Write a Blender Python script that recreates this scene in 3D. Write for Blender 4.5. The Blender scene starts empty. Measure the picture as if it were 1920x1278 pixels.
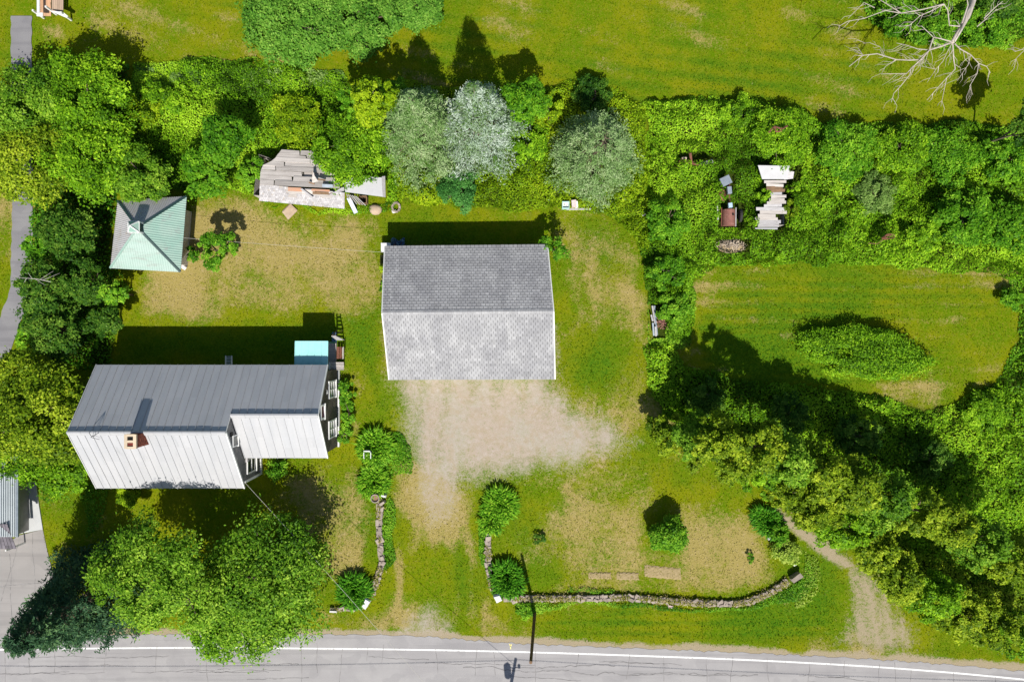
import bpy, math, random
import numpy as np
from mathutils import Vector

random.seed(7)
RS = np.random.RandomState(11)
scene = bpy.context.scene
COL = scene.collection

# ------------------------------------------------------------------ camera, sky, sun, exposure
CAM_H = 50.0                     # drone straight above the yard
cam_d = bpy.data.cameras.new('camera')
cam_d.sensor_width = 36.0
cam_d.lens = 24.0
cam_d.clip_end = 5000.0
cam = bpy.data.objects.new('camera', cam_d)
cam.location = (0, 0, CAM_H)
cam.rotation_euler = (0, 0, 0)
COL.objects.link(cam)
scene.camera = cam

SUN_EL = math.radians(50.0)
SUN_SHX, SUN_SHY = -0.10, 1.0    # direction in which shadows fall on the ground
_n = math.hypot(SUN_SHX, SUN_SHY)
sun_vec = Vector((-SUN_SHX / _n * math.cos(SUN_EL), -SUN_SHY / _n * math.cos(SUN_EL), math.sin(SUN_EL)))

world = bpy.data.worlds.new('World')
scene.world = world
world.use_nodes = True
wn = world.node_tree
wn.nodes.clear()
w_out = wn.nodes.new('ShaderNodeOutputWorld')
w_bg = wn.nodes.new('ShaderNodeBackground')
w_sky = wn.nodes.new('ShaderNodeTexSky')
w_sky.sky_type = 'NISHITA'
w_sky.sun_disc = False
w_sky.sun_elevation = SUN_EL
w_sky.sun_rotation = math.atan2(sun_vec.x, sun_vec.y)
w_bg.inputs['Strength'].default_value = 0.075
wn.links.new(w_sky.outputs[0], w_bg.inputs[0])
wn.links.new(w_bg.outputs[0], w_out.inputs[0])

sun_d = bpy.data.lights.new('sun', 'SUN')
sun_d.energy = 4.8
sun_d.angle = math.radians(0.5)
sun_d.color = (1.0, 0.955, 0.88)
sun = bpy.data.objects.new('sun', sun_d)
sun.rotation_euler = sun_vec.to_track_quat('Z', 'Y').to_euler()
sun.location = (0, -30, 60)
COL.objects.link(sun)

scene.view_settings.view_transform = 'Standard'
scene.view_settings.look = 'None'
scene.view_settings.exposure = 0.35
scene.view_settings.gamma = 1.0
scene.view_settings.use_curve_mapping = False

# ------------------------------------------------------------------ helpers
F = 1280.0
def P(px, py, h=0.0):
    """a place measured on a 1920x1278 survey plate, at height h, in metres"""
    k = (CAM_H - h) / F
    return Vector(((px - 960.0) * k, (639.0 - py) * k, h))

ORG = {}
def tag(o, label=None, cat=None, group=None, kind=None):
    if label: o['label'] = label
    if cat: o['category'] = cat
    if group: o['group'] = group
    if kind: o['kind'] = kind
    return o

def thing(name, loc, label, cat, group=None):
    o = bpy.data.objects.new(name, None)
    o.empty_display_size = 0.3
    o.location = loc
    COL.objects.link(o)
    ORG[o.name] = Vector(loc)
    return tag(o, label, cat, group)

def link_mesh(name, me, mat, parent=None, org=None):
    o = bpy.data.objects.new(name, me)
    if mat is not None:
        for m in (mat if isinstance(mat, (list, tuple)) else [mat]):
            me.materials.append(m)
    COL.objects.link(o)
    if parent is not None:
        o.parent = parent
        ORG[o.name] = ORG[parent.name]
    else:
        L = Vector(org) if org is not None else Vector((0, 0, 0))
        o.location = L
        ORG[o.name] = L
    return o

class MB:
    """collects world-space faces, links them as ONE mesh object"""
    def __init__(s):
        s.v = []; s.f = []; s.t = []; s.m = []
    def face(s, pts, t=None, m=0):
        i = len(s.v)
        s.v += [tuple(p) for p in pts]
        s.f.append(tuple(range(i, i + len(pts))))
        s.t.append(random.random() if t is None else t); s.m.append(m)
    def idx(s, pts, faces, t=None, m=0):
        i = len(s.v)
        s.v += [tuple(p) for p in pts]
        tt = random.random() if t is None else t
        for f in faces:
            s.f.append(tuple(i + k for k in f)); s.t.append(tt); s.m.append(m)
    def slab(s, quad, th, t=None, m=0):
        """a plate: quad = 4 top corners (counter-clockwise from above), thickness th along its normal"""
        q = [Vector(p) for p in quad]
        n = (q[1] - q[0]).cross(q[3] - q[0]).normalized()
        b = [p - n * th for p in q]
        s.idx(q + b, [(0, 1, 2, 3), (7, 6, 5, 4), (0, 4, 5, 1), (1, 5, 6, 2), (2, 6, 7, 3), (3, 7, 4, 0)], t, m)
    def box(s, c, size, rz=0.0, t=None, m=0, tilt=None):
        sx, sy, sz = [d / 2 for d in size]
        ca, sa = math.cos(rz), math.sin(rz)
        pts = []
        for z in (-sz, sz):
            for x, y in ((-sx, -sy), (sx, -sy), (sx, sy), (-sx, sy)):
                p = Vector((x * ca - y * sa, x * sa + y * ca, z))
                if tilt is not None: p = tilt @ p
                pts.append(Vector(c) + p)
        s.idx(pts, [(3, 2, 1, 0), (4, 5, 6, 7), (0, 1, 5, 4), (1, 2, 6, 5), (2, 3, 7, 6), (3, 0, 4, 7)], t, m)
    def bar(s, a, b, w, h=None, t=None, m=0):
        """a square bar from a to b"""
        a, b = Vector(a), Vector(b); h = h or w
        d = (b - a).normalized()
        up = Vector((0, 0, 1)) if abs(d.z) < 0.9 else Vector((0, 1, 0))
        x = d.cross(up).normalized() * w / 2
        y = x.cross(d).normalized() * h / 2
        pts = [a - x - y, a + x - y, a + x + y, a - x + y, b - x - y, b + x - y, b + x + y, b - x + y]
        s.idx(pts, [(3, 2, 1, 0), (4, 5, 6, 7), (0, 1, 5, 4), (1, 2, 6, 5), (2, 3, 7, 6), (3, 0, 4, 7)], t, m)
    def tube(s, path, rad, n=7, t=None, m=0, cap=True):
        path = [Vector(p) for p in path]
        if not isinstance(rad, (list, tuple)): rad = [rad] * len(path)
        rings = []
        prev = None
        for i, p in enumerate(path):
            d = (path[min(i + 1, len(path) - 1)] - path[max(i - 1, 0)])
            d = d.normalized() if d.length > 1e-9 else Vector((0, 0, 1))
            if prev is None:
                x = d.orthogonal().normalized()
            else:
                x = (prev - d * prev.dot(d))
                x = x.normalized() if x.length > 1e-6 else d.orthogonal().normalized()
            prev = x
            y = d.cross(x)
            rings.append([p + (x * math.cos(2 * math.pi * k / n) + y * math.sin(2 * math.pi * k / n)) * rad[i] for k in range(n)])
        pts = [p for r in rings for p in r]
        fs = []
        for i in range(len(rings) - 1):
            for k in range(n):
                k2 = (k + 1) % n
                fs.append((i * n + k, i * n + k2, (i + 1) * n + k2, (i + 1) * n + k))
        if cap:
            fs.append(tuple(range(n - 1, -1, -1)))
            fs.append(tuple((len(rings) - 1) * n + k for k in range(n)))
        s.idx(pts, fs, t, m)
    def build(s, name, mat, parent=None, org=None, smooth=False):
        me = bpy.data.meshes.new(name)
        L = ORG[parent.name] if parent is not None else (Vector(org) if org is not None else Vector((0, 0, 0)))
        me.from_pydata([(p[0] - L[0], p[1] - L[1], p[2] - L[2]) for p in s.v], [], s.f)
        a = me.attributes.new('tint', 'FLOAT', 'FACE')
        a.data.foreach_set('value', np.array(s.t, dtype=np.float32))
        if any(s.m): me.polygons.foreach_set('material_index', np.array(s.m, dtype=np.int32))
        if smooth: me.polygons.foreach_set('use_smooth', np.ones(len(s.f), dtype=bool))
        me.update()
        return link_mesh(name, me, mat, parent, org)

def np_mesh(name, verts, nper, tint, mat, parent=None, org=None):
    """verts (N*nper,3) world-space, each nper consecutive verts one face"""
    L = ORG[parent.name] if parent is not None else (Vector(org) if org is not None else Vector((0, 0, 0)))
    verts = np.asarray(verts, dtype=np.float32) - np.array(L, dtype=np.float32)
    nv = len(verts); nf = nv // nper
    me = bpy.data.meshes.new(name)
    me.vertices.add(nv); me.vertices.foreach_set('co', verts.ravel())
    me.loops.add(nv); me.loops.foreach_set('vertex_index', np.arange(nv, dtype=np.int32))
    me.polygons.add(nf)
    me.polygons.foreach_set('loop_start', np.arange(0, nv, nper, dtype=np.int32))
    me.polygons.foreach_set('loop_total', np.full(nf, nper, dtype=np.int32))
    a = me.attributes.new('tint', 'FLOAT', 'FACE')
    a.data.foreach_set('value', np.asarray(tint, dtype=np.float32))
    me.update(calc_edges=True)
    return link_mesh(name, me, mat, parent, org)

# numpy value noise -------------------------------------------------
def vnoise(x, y, seed):
    xi = np.floor(x).astype(np.int64); yi = np.floor(y).astype(np.int64)
    xf = x - xi; yf = y - yi
    def h(a, b):
        n = (a * 374761393 + b * 668265263 + seed * 974634211) & 0x7fffffff
        n = ((n ^ (n >> 13)) * 1274126177) & 0x7fffffff
        return ((n ^ (n >> 16)) & 0xffff) / 65535.0
    u = xf * xf * (3 - 2 * xf); v = yf * yf * (3 - 2 * yf)
    return (h(xi, yi) * (1 - u) + h(xi + 1, yi) * u) * (1 - v) + (h(xi, yi + 1) * (1 - u) + h(xi + 1, yi + 1) * u) * v
def fbm(x, y, scale, seed, octv=4):
    x = np.asarray(x, dtype=float) / scale; y = np.asarray(y, dtype=float) / scale
    a = 0; w = 0.5; tot = 0
    for o in range(octv):
        a = a + w * vnoise(x, y, seed + o * 17); tot += w
        x = x * 2.03 + 5.1; y = y * 2.03 + 1.7; w *= 0.5
    return a / tot
def poly_sd(pts, X, Y):
    """signed distance (m), positive inside; pts in plate pixels on the ground"""
    V = np.array([[(p[0] - 960) * CAM_H / F, (639 - p[1]) * CAM_H / F] for p in pts])
    d2 = np.full(X.shape, 1e18); inside = np.zeros(X.shape, bool)
    n = len(V)
    for i in range(n):
        ax, ay = V[i]; bx, by = V[(i + 1) % n]
        ex, ey = bx - ax, by - ay
        t = np.clip(((X - ax) * ex + (Y - ay) * ey) / (ex * ex + ey * ey + 1e-12), 0, 1)
        d2 = np.minimum(d2, (X - ax - t * ex) ** 2 + (Y - ay - t * ey) ** 2)
        c = ((ay > Y) != (by > Y)) & (X < (bx - ax) * (Y - ay) / (by - ay + 1e-12) + ax)
        inside ^= c
    return np.where(inside, 1, -1) * np.sqrt(d2)
def line_d(pts, X, Y):
    V = [((p[0] - 960) * CAM_H / F, (639 - p[1]) * CAM_H / F) for p in pts]
    d2 = np.full(X.shape, 1e18)
    for (ax, ay), (bx, by) in zip(V[:-1], V[1:]):
        ex, ey = bx - ax, by - ay
        t = np.clip(((X - ax) * ex + (Y - ay) * ey) / (ex * ex + ey * ey + 1e-12), 0, 1)
        d2 = np.minimum(d2, (X - ax - t * ex) ** 2 + (Y - ay - t * ey) ** 2)
    return np.sqrt(d2)
def sst(a, b, x):
    t = np.clip((x - a) / (b - a), 0, 1)
    return t * t * (3 - 2 * t)

# ------------------------------------------------------------------ materials
def new_mat(name):
    m = bpy.data.materials.new(name); m.use_nodes = True
    nt = m.node_tree
    b = nt.nodes.get('Principled BSDF')
    return m, nt, b
def N(nt, typ, **kw):
    n = nt.nodes.new(typ)
    for k, v in kw.items():
        if k in ('op',): n.operation = v
        elif k in ('blend',): n.blend_type = v
        elif hasattr(n, k): setattr(n, k, v)
        else: n.inputs[k.replace('_', ' ')].default_value = v
    return n
def mixc(nt, fac, a, b, blend='MIX'):
    n = nt.nodes.new('ShaderNodeMix'); n.data_type = 'RGBA'; n.blend_type = blend
    def put(sock, v):
        if hasattr(v, 'is_output'): nt.links.new(v, sock)
        elif isinstance(v, (int, float)): sock.default_value = v
        else: sock.default_value = (v[0], v[1], v[2], 1)
    put(n.inputs[0], fac); put(n.inputs[6], a); put(n.inputs[7], b)
    return n.outputs[2]
def mth(nt, op, a, b=None, c=None, clamp=False):
    n = nt.nodes.new('ShaderNodeMath'); n.operation = op; n.use_clamp = clamp
    for i, v in enumerate((a, b, c)):
        if v is None: continue
        if hasattr(v, 'is_output'): nt.links.new(v, n.inputs[i])
        else: n.inputs[i].default_value = v
    return n.outputs[0]
def noise(nt, vec, scale, detail=4, rough=0.6, dist=0.0):
    n = nt.nodes.new('ShaderNodeTexNoise')
    n.inputs['Scale'].default_value = scale; n.inputs['Detail'].default_value = detail
    n.inputs['Roughness'].default_value = rough; n.inputs['Distortion'].default_value = dist
    if vec is not None: nt.links.new(vec, n.inputs['Vector'])
    return n.outputs['Fac']
def sharpen(nt, f, lo, hi):
    n = nt.nodes.new('ShaderNodeMapRange'); n.interpolation_type = 'SMOOTHSTEP'
    nt.links.new(f, n.inputs[0]); n.inputs[1].default_value = lo; n.inputs[2].default_value = hi
    return n.outputs[0]
def coords(nt, stretch=(1, 1, 1), rot=(0, 0, 0)):
    tc = nt.nodes.new('ShaderNodeTexCoord')
    mp = nt.nodes.new('ShaderNodeMapping')
    mp.inputs['Scale'].default_value = stretch; mp.inputs['Rotation'].default_value = rot
    nt.links.new(tc.outputs['Object'], mp.inputs['Vector'])
    return mp.outputs[0]
def tint_at(nt):
    a = nt.nodes.new('ShaderNodeAttribute'); a.attribute_name = 'tint'
    return a.outputs['Fac']

def pmat(name, c1, c2, scale=2.0, rough=0.8, bump=0.3, bscale=20.0, tint=0.3, metallic=0.0, stretch=(1, 1, 1),
         c3=None, c3lo=0.6, c3hi=0.7, c3scale=1.0, spec=0.3, detail=5):
    """weathered solid: two colours mixed by noise, a third in sparse patches, per-piece tint, fine relief"""
    m, nt, b = new_mat(name)
    v = coords(nt, stretch)
    f = sharpen(nt, noise(nt, v, scale, detail), 0.3, 0.7)
    col = mixc(nt, f, c1, c2)
    if c3 is not None:
        g = sharpen(nt, noise(nt, v, c3scale, 6, 0.65), c3lo, c3hi)
        col = mixc(nt, g, col, c3)
    if tint:
        t = mth(nt, 'MULTIPLY_ADD', tint_at(nt), tint * 2, 1 - tint)
        hs = nt.nodes.new('ShaderNodeHueSaturation')
        nt.links.new(t, hs.inputs['Value']); nt.links.new(col, hs.inputs['Color'])
        col = hs.outputs[0]
    nt.links.new(col, b.inputs['Base Color'])
    b.inputs['Roughness'].default_value = rough; b.inputs['Metallic'].default_value = metallic
    b.inputs['Specular IOR Level'].default_value = spec
    if bump:
        bn = nt.nodes.new('ShaderNodeBump'); bn.inputs['Strength'].default_value = bump; bn.inputs['Distance'].default_value = 0.03
        nt.links.new(noise(nt, v, bscale, 6), bn.inputs['Height'])
        nt.links.new(bn.outputs[0], b.inputs['Normal'])
    return m

def lmat(name, stops, trans=0.36, rough=0.5, spec=0.10, hue=0.02):
    """foliage: leaf colour from the leaf's own tint; some light passes through"""
    m, nt, b = new_mat(name)
    r = nt.nodes.new('ShaderNodeValToRGB')
    el = r.color_ramp.elements
    while len(el) < len(stops): el.new(0.5)
    for e, (p, c) in zip(el, stops):
        e.position = p; e.color = (c[0], c[1], c[2], 1)
    nt.links.new(tint_at(nt), r.inputs[0])
    nt.links.new(r.outputs[0], b.inputs['Base Color'])
    b.inputs['Roughness'].default_value = rough
    b.inputs['Specular IOR Level'].default_value = spec
    tr = nt.nodes.new('ShaderNodeBsdfTranslucent')
    nt.links.new(r.outputs[0], tr.inputs['Color'])
    mx = nt.nodes.new('ShaderNodeMixShader'); mx.inputs[0].default_value = trans
    out = nt.nodes.get('Material Output')
    nt.links.new(b.outputs[0], mx.inputs[1]); nt.links.new(tr.outputs[0], mx.inputs[2])
    nt.links.new(mx.outputs[0], out.inputs[0])
    return m

M = {}
M['leaf_bright'] = lmat('leaf_bright', [(0.0, (0.051, 0.145, 0.005)), (.5, (0.171, 0.383, 0.009)), (1, (0.456, 0.719, 0.032))])
M['leaf_green'] = lmat('leaf_green', [(0.0, (0.032, 0.133, 0.005)), (.5, (0.112, 0.313, 0.011)), (1, (0.319, 0.592, 0.032))])
M['leaf_mid'] = lmat('leaf_mid', [(0.0, (0.046, 0.139, 0.007)), (.5, (0.160, 0.342, 0.016)), (1, (0.422, 0.626, 0.059))])
M['leaf_soft'] = lmat('leaf_soft', [(0.0, (0.051, 0.168, 0.016)), (.5, (0.137, 0.336, 0.032)), (1, (0.308, 0.534, 0.077))])
M['leaf_lime'] = lmat('leaf_lime', [(0.0, (0.068, 0.162, 0.004)), (.5, (0.234, 0.394, 0.007)), (1, (0.524, 0.673, 0.023))])
M['leaf_olive'] = lmat('leaf_olive', [(0.0, (0.051, 0.116, 0.005)), (.5, (0.188, 0.307, 0.009)), (1, (0.502, 0.615, 0.036))])
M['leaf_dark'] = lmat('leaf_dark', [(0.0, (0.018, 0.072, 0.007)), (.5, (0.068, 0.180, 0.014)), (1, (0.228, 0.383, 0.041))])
M['leaf_sage'] = lmat('leaf_sage', [(0.0, (0.068, 0.151, 0.023)), (.5, (0.194, 0.336, 0.068)), (1, (0.410, 0.568, 0.162))])
M['needle_silver'] = lmat('needle_silver', [(0.0, (.07, .17, .015)), (.35, (.20, .30, .14)), (.6, (.34, .45, .33)), (1, (.57, .65, .56))], trans=.2)
M['needle_grey'] = lmat('needle_grey', [(0.0, (.075, .19, .02)), (.5, (.215, .345, .12)), (1, (.47, .58, .30))], trans=.22)
M['needle_spruce'] = lmat('needle_spruce', [(0.0, (.012, .040, .020)), (.5, (.040, .105, .045)), (1, (.13, .25, .085))], trans=.15)
M['leaf_lily'] = lmat('leaf_lily', [(0.0, (.045, .165, .006)), (.5, (.150, .375, .016)), (1, (.40, .64, .045))], trans=.36)
M['leaf_lily_dark'] = lmat('leaf_lily_dark', [(0.0, (0.018, 0.099, 0.005)), (.5, (0.068, 0.244, 0.011)), (1, (0.194, 0.441, 0.027))], trans=.3)
M['leaf_pale'] = lmat('leaf_pale', [(0.0, (0.114, 0.232, 0.018)), (.5, (0.342, 0.487, 0.054)), (1, (0.638, 0.719, 0.162))])
M['leaf_teal'] = lmat('leaf_teal', [(0.0, (0.023, 0.104, 0.018)), (.5, (0.074, 0.255, 0.045)), (1, (0.171, 0.418, 0.090))])
M['leaf_maroon'] = lmat('leaf_maroon', [(0.0, (.03, .02, .01)), (.5, (.07, .06, .012)), (1, (.13, .14, .02))])
M['grass_tuft'] = lmat('grass_tuft', [(0.0, (.050, .135, .004)), (.30, (.145, .215, .004)), (.55, (.225, .245, .008)), (.8, (.42, .355, .12)), (1, (.60, .50, .26))], trans=.25, spec=0.0)
M['bark'] = pmat('bark', (.10, .075, .05), (.18, .14, .10), 6, .9, .6, 25, .2, stretch=(1, 1, .3))
M['deadwood'] = pmat('deadwood', (.36, .31, .265), (.52, .46, .40), 3, .85, .5, 20, .15)
M['metal_roof'] = pmat('metal_roof', (.415, .42, .435), (.455, .455, .465), .7, .42, .06, 3, .05, metallic=.12, spec=.5,
                       c3=(.35, .355, .365), c3lo=.56, c3hi=.78, c3scale=1.2, stretch=(2.4, .35, .35))
M['white_paint'] = pmat('white_paint', (.66, .66, .64), (.76, .76, .74), 3, .6, .1, 20, .05)
M['shingle_wall_dark'] = None
M['brick'] = pmat('brick', (.30, .085, .05), (.20, .06, .04), 8, .9, .4, 30, .35)
M['mortar'] = pmat('mortar', (.50, .42, .33), (.38, .32, .26), 6, .95, .4, 30, .1)
M['soot'] = pmat('soot', (.01, .01, .01), (.02, .018, .015), 4, .95, .2, 20, .1)
M['glass'] = None
M['wood_grey'] = pmat('wood_grey', (.52, .48, .445), (.37, .335, .31), 2.2, .9, .5, 14, .22, stretch=(.35, 5, 5),
                      c3=(.24, .21, .19), c3lo=.62, c3hi=.75, c3scale=1.4)
M['wood_white'] = pmat('wood_white', (.47, .455, .46), (.36, .345, .345), 3.0, .9, .5, 14, .22, stretch=(.6, 3, 3),
                       c3=(.20, .18, .17), c3lo=.60, c3hi=.70, c3scale=2.4)
M['wood_rust'] = pmat('wood_rust', (.40, .19, .10), (.30, .20, .15), 2.5, .9, .4, 14, .25, stretch=(.5, 4, 4))
M['sheet_white'] = pmat('sheet_white', (.47, .47, .48), (.42, .42, .43), 1.2, .6, .15, 8, .06, c3=(.40, .37, .33), c3lo=.66, c3hi=.82, c3scale=2.0)
M['wood_brown'] = pmat('wood_brown', (.24, .15, .085), (.16, .10, .06), 3, .85, .4, 15, .25, stretch=(1, 1, .2))
M['rust'] = pmat('rust', (.20, .075, .045), (.12, .05, .035), 4, .85, .5, 25, .25, c3=(.30, .15, .10), c3lo=.55, c3hi=.7, c3scale=5)
M['rust_pink'] = pmat('rust_pink', (.27, .12, .09), (.20, .085, .07), 3, .7, .3, 25, .1, c3=(.35, .19, .15), c3lo=.55, c3hi=.7, c3scale=5)
M['steel_blue'] = pmat('steel_blue', (.32, .37, .42), (.24, .28, .33), 3, .5, .2, 15, .15, metallic=.3)
M['black_rubber'] = pmat('black_rubber', (.025, .025, .025), (.04, .038, .035), 5, .8, .2, 20, .1)
M['stone'] = pmat('stone', (.35, .295, .245), (.27, .225, .185), 3, .9, .8, 12, .22, c3=(.42, .37, .33), c3lo=.58, c3hi=.72, c3scale=4)
M['stone_white'] = pmat('stone_white', (.72, .71, .70), (.58, .57, .57), 3, .8, .5, 12, .1)
M['stone_tan'] = pmat('stone_tan', (.48, .37, .27), (.40, .30, .215), 3, .9, .6, 14, .1)
M['soil_tan'] = pmat('soil_tan', (.37, .285, .155), (.28, .215, .10), 5, .95, .8, 18, .1, c3=(.17, .14, .05), c3lo=.58, c3hi=.68, c3scale=4)
M['teal_roof'] = pmat('teal_roof', (.30, .62, .60), (.34, .66, .64), 1.4, .55, .1, 6, .05, c3=(.26, .55, .53), c3lo=.6, c3hi=.75, c3scale=2.2)
M['teal_dark'] = pmat('teal_dark', (.02, .12, .13), (.02, .10, .11), 2, .6, .1, 6, .05)
M['mint'] = pmat('mint', (.25, .40, .335), (.31, .43, .37), 1.0, .6, .15, 8, .12, c3=(.27, .31, .285), c3lo=.52, c3hi=.72, c3scale=1.5, stretch=(1, 1, 1))
M['mint_south'] = pmat('mint_south', (.29, .41, .355), (.335, .435, .39), .9, .6, .15, 8, .06, c3=(.27, .31, .28), c3lo=.50, c3hi=.72, c3scale=1.2, stretch=(.5, 2.2, 1))
M['tin_grey'] = pmat('tin_grey', (.43, .42, .425), (.37, .37, .365), 1.0, .6, .15, 8, .12, c3=(.36, .31, .26), c3lo=.55, c3hi=.72, c3scale=1.5)
M['tin_dark'] = pmat('tin_dark', (.018, .05, .05), (.03, .065, .06), 2, .6, .1, 8, .1)
M['blue_tarp'] = pmat('blue_tarp', (.06, .13, .22), (.10, .20, .30), 4, .6, .3, 10, .1)
M['wire_grey'] = pmat('wire_grey', (.50, .48, .42), (.42, .40, .36), 4, .6, 0, 5, .05)
M['wire_black'] = pmat('wire_black', (.02, .02, .02), (.03, .03, .03), 4, .7, 0, 5, .05)
M['plastic_white'] = pmat('plastic_white', (.72, .73, .74), (.64, .65, .66), 3, .45, .05, 5, .05)
M['cyan_box'] = pmat('cyan_box', (.50, .72, .72), (.40, .62, .60), 5, .6, .2, 9, .1)
M['pink_box'] = pmat('pink_box', (.62, .42, .40), (.70, .60, .58), 5, .7, .2, 9, .1)
M['maroon'] = pmat('maroon', (.13, .012, .03), (.10, .01, .025), 3, .6, .1, 9, .05)
M['pole_wood'] = pmat('pole_wood', (.15, .095, .04), (.10, .06, .028), 3, .85, .4, 20, .1, stretch=(3, 3, .25))
M['pad_concrete'] = pmat('pad_concrete', (.52, .53, .53), (.46, .47, .48), 1.2, .85, .3, 25, .06)
M['roof_purple'] = pmat('roof_purple', (.16, .145, .165), (.12, .11, .125), 3, .9, .5, 20, .25)
M['deck_orange'] = pmat('deck_orange', (.55, .33, .20), (.48, .28, .16), 3, .8, .3, 15, .15, stretch=(4, .4, 1))
M['deck_tan'] = pmat('deck_tan', (.45, .33, .24), (.38, .28, .20), 3, .8, .3, 15, .15, stretch=(4, .4, 1))
M['brush'] = pmat('brush', (.50, .42, .33), (.30, .23, .17), 3, .95, .4, 15, .35)
M['siding'] = pmat('siding', (.30, .285, .27), (.24, .225, .215), 2, .85, .4, 14, .1)

def shingle_wall(name, c1, c2, cm):
    m, nt, b = new_mat(name)
    tc = nt.nodes.new('ShaderNodeTexCoord')
    sp = nt.nodes.new('ShaderNodeSeparateXYZ'); nt.links.new(tc.outputs['Object'], sp.inputs[0])
    cb = nt.nodes.new('ShaderNodeCombineXYZ')
    nt.links.new(mth(nt, 'ADD', sp.outputs[1], sp.outputs[0]), cb.inputs[0]); nt.links.new(sp.outputs[2], cb.inputs[1])
    br = nt.nodes.new('ShaderNodeTexBrick')
    nt.links.new(cb.outputs[0], br.inputs['Vector'])
    br.inputs['Color1'].default_value = (*c1, 1); br.inputs['Color2'].default_value = (*c2, 1); br.inputs['Mortar'].default_value = (*cm, 1)
    br.inputs['Scale'].default_value = 1; br.inputs['Mortar Size'].default_value = .008; br.inputs['Brick Width'].default_value = .14
    br.inputs['Row Height'].default_value = .125; br.inputs['Bias'].default_value = -.1
    col = mixc(nt, sharpen(nt, noise(nt, tc.outputs['Object'], 1.6, 6), .42, .75), br.outputs['Color'], (c1[0] * 1.35, c1[1] * 1.3, c1[2] * 1.25))
    nt.links.new(col, b.inputs['Base Color']); b.inputs['Roughness'].default_value = .9
    bp = nt.nodes.new('ShaderNodeBump'); bp.inputs['Strength'].default_value = .6; bp.inputs['Distance'].default_value = .02
    nt.links.new(br.outputs['Fac'], bp.inputs['Height']); bp.invert = True
    nt.links.new(bp.outputs[0], b.inputs['Normal'])
    return m
M['shingle_wall_dark'] = shingle_wall('shingle_wall_dark', (.115, .095, .075), (.07, .06, .05), (.02, .018, .016))
M['shingle_wall_grey'] = shingle_wall('shingle_wall_grey', (.25, .24, .235), (.19, .185, .18), (.06, .055, .05))
def glass_mat():
    m, nt, b = new_mat('window_glass')
    b.inputs['Base Color'].default_value = (.05, .06, .05, 1); b.inputs['Roughness'].default_value = .05
    b.inputs['Specular IOR Level'].default_value = .8
    v = coords(nt)
    bp = nt.nodes.new('ShaderNodeBump'); bp.inputs['Strength'].default_value = .08
    nt.links.new(noise(nt, v, 3, 2), bp.inputs['Height']); nt.links.new(bp.outputs[0], b.inputs['Normal'])
    return m
M['glass'] = glass_mat()

# ================================================================== GROUND
def axis(lo, hi, step, far):
    core = list(np.arange(lo, hi + 1e-6, step))
    out = []; d = step
    a = lo
    while a > -far:
        d *= 1.6; a -= d; out.append(a)
    pre = out[::-1]; out = []; d = step; a = core[-1]
    while a < far:
        d *= 1.6; a += d; out.append(a)
    return np.array(pre + core + out)
gx = axis(-39.0, 39.0, 0.21, 900); gy = axis(-26.5, 26.5, 0.21, 900)
GX, GY = np.meshgrid(gx, gy)
_wx = GX + (fbm(GX, GY, 2.2, 3) - .5) * 1.3; _wy = GY + (fbm(GX, GY, 2.2, 9) - .5) * 1.3      # wobbled coordinates: ragged borders

ROAD_EDGE = [(-900, 1215), (-400, 1200), (0, 1192), (300, 1189), (590, 1189), (780, 1192), (960, 1205), (1200, 1215), (1440, 1225), (1680, 1238), (1920, 1258), (2300, 1300), (2900, 1390)]
ROAD_LINE = [(-900, 1240), (-400, 1226), (0, 1217), (200, 1214.5), (400, 1213.5), (600, 1215), (800, 1217.5), (1000, 1222), (1200, 1228.5), (1440, 1238), (1680, 1252), (1920, 1273), (2300, 1315), (2900, 1405)]

dry = 0.14 + 1.9 * (fbm(GX, GY, 6.0, 21, 5) - .5) + .9 * (fbm(GX, GY, 1.7, 31, 4) - .5)
def add_dry(poly, amt, soft=2.0):
    global dry
    dry = dry + 1.45 * amt * sst(-soft * .5, soft, poly_sd(poly, _wx, _wy))
add_dry([(240, 430), (370, 380), (460, 380), (560, 430), (640, 470), (640, 560), (560, 600), (260, 600)], .42)
add_dry([(500, 470), (700, 400), (725, 470), (700, 600), (640, 560)], .28)
add_dry([(1040, 410), (1150, 410), (1200, 480), (1205, 600), (1180, 640), (1050, 640)], .32)
add_dry([(1165, 470), (1200, 480), (1212, 640), (1190, 650)], .35, 1.2)
add_dry([(1270, 950), (1400, 960), (1450, 1040), (1430, 1110), (1300, 1110), (1260, 1080)], .42)
add_dry([(930, 960), (1200, 960), (1260, 1080), (1100, 1110), (960, 1100)], .22)
add_dry([(1050, 1080), (1400, 1085), (1400, 1112), (1000, 1112)], .2, 1.0)
add_dry([(640, 840), (690, 850), (700, 1000), (690, 1100), (640, 1100), (630, 960)], .45)
add_dry([(540, 900), (620, 870), (660, 1060), (600, 1090)], .32)
add_dry([(745, 830), (870, 900), (1080, 890), (1080, 930), (900, 930), (870, 1000), (790, 1010), (740, 940)], .55)
add_dry([(730, 1030), (765, 1030), (760, 1170), (715, 1170)], .6, 1.2)
add_dry([(870, 1010), (905, 1010), (920, 1120), (960, 1180), (900, 1180), (880, 1100)], .55, 1.2)
add_dry([(640, 700), (690, 680), (700, 790), (650, 850)], .45, 1.2)
add_dry([(140, 0), (440, 0), (450, 90), (250, 95), (150, 60)], .22)
add_dry([(1100, 0), (1200, 0), (1190, 90), (1090, 90)], .15)
add_dry([(1600, 60), (1850, 60), (1860, 190), (1650, 150)], .10)
add_dry([(735, 930), (905, 930), (905, 1180), (730, 1180)], .36)
add_dry([(925, 950), (1180, 930), (1440, 985), (1440, 1112), (960, 1112)], .14)
add_dry([(500, 890), (640, 850), (705, 880), (705, 1110), (600, 1120)], .22)
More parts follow.
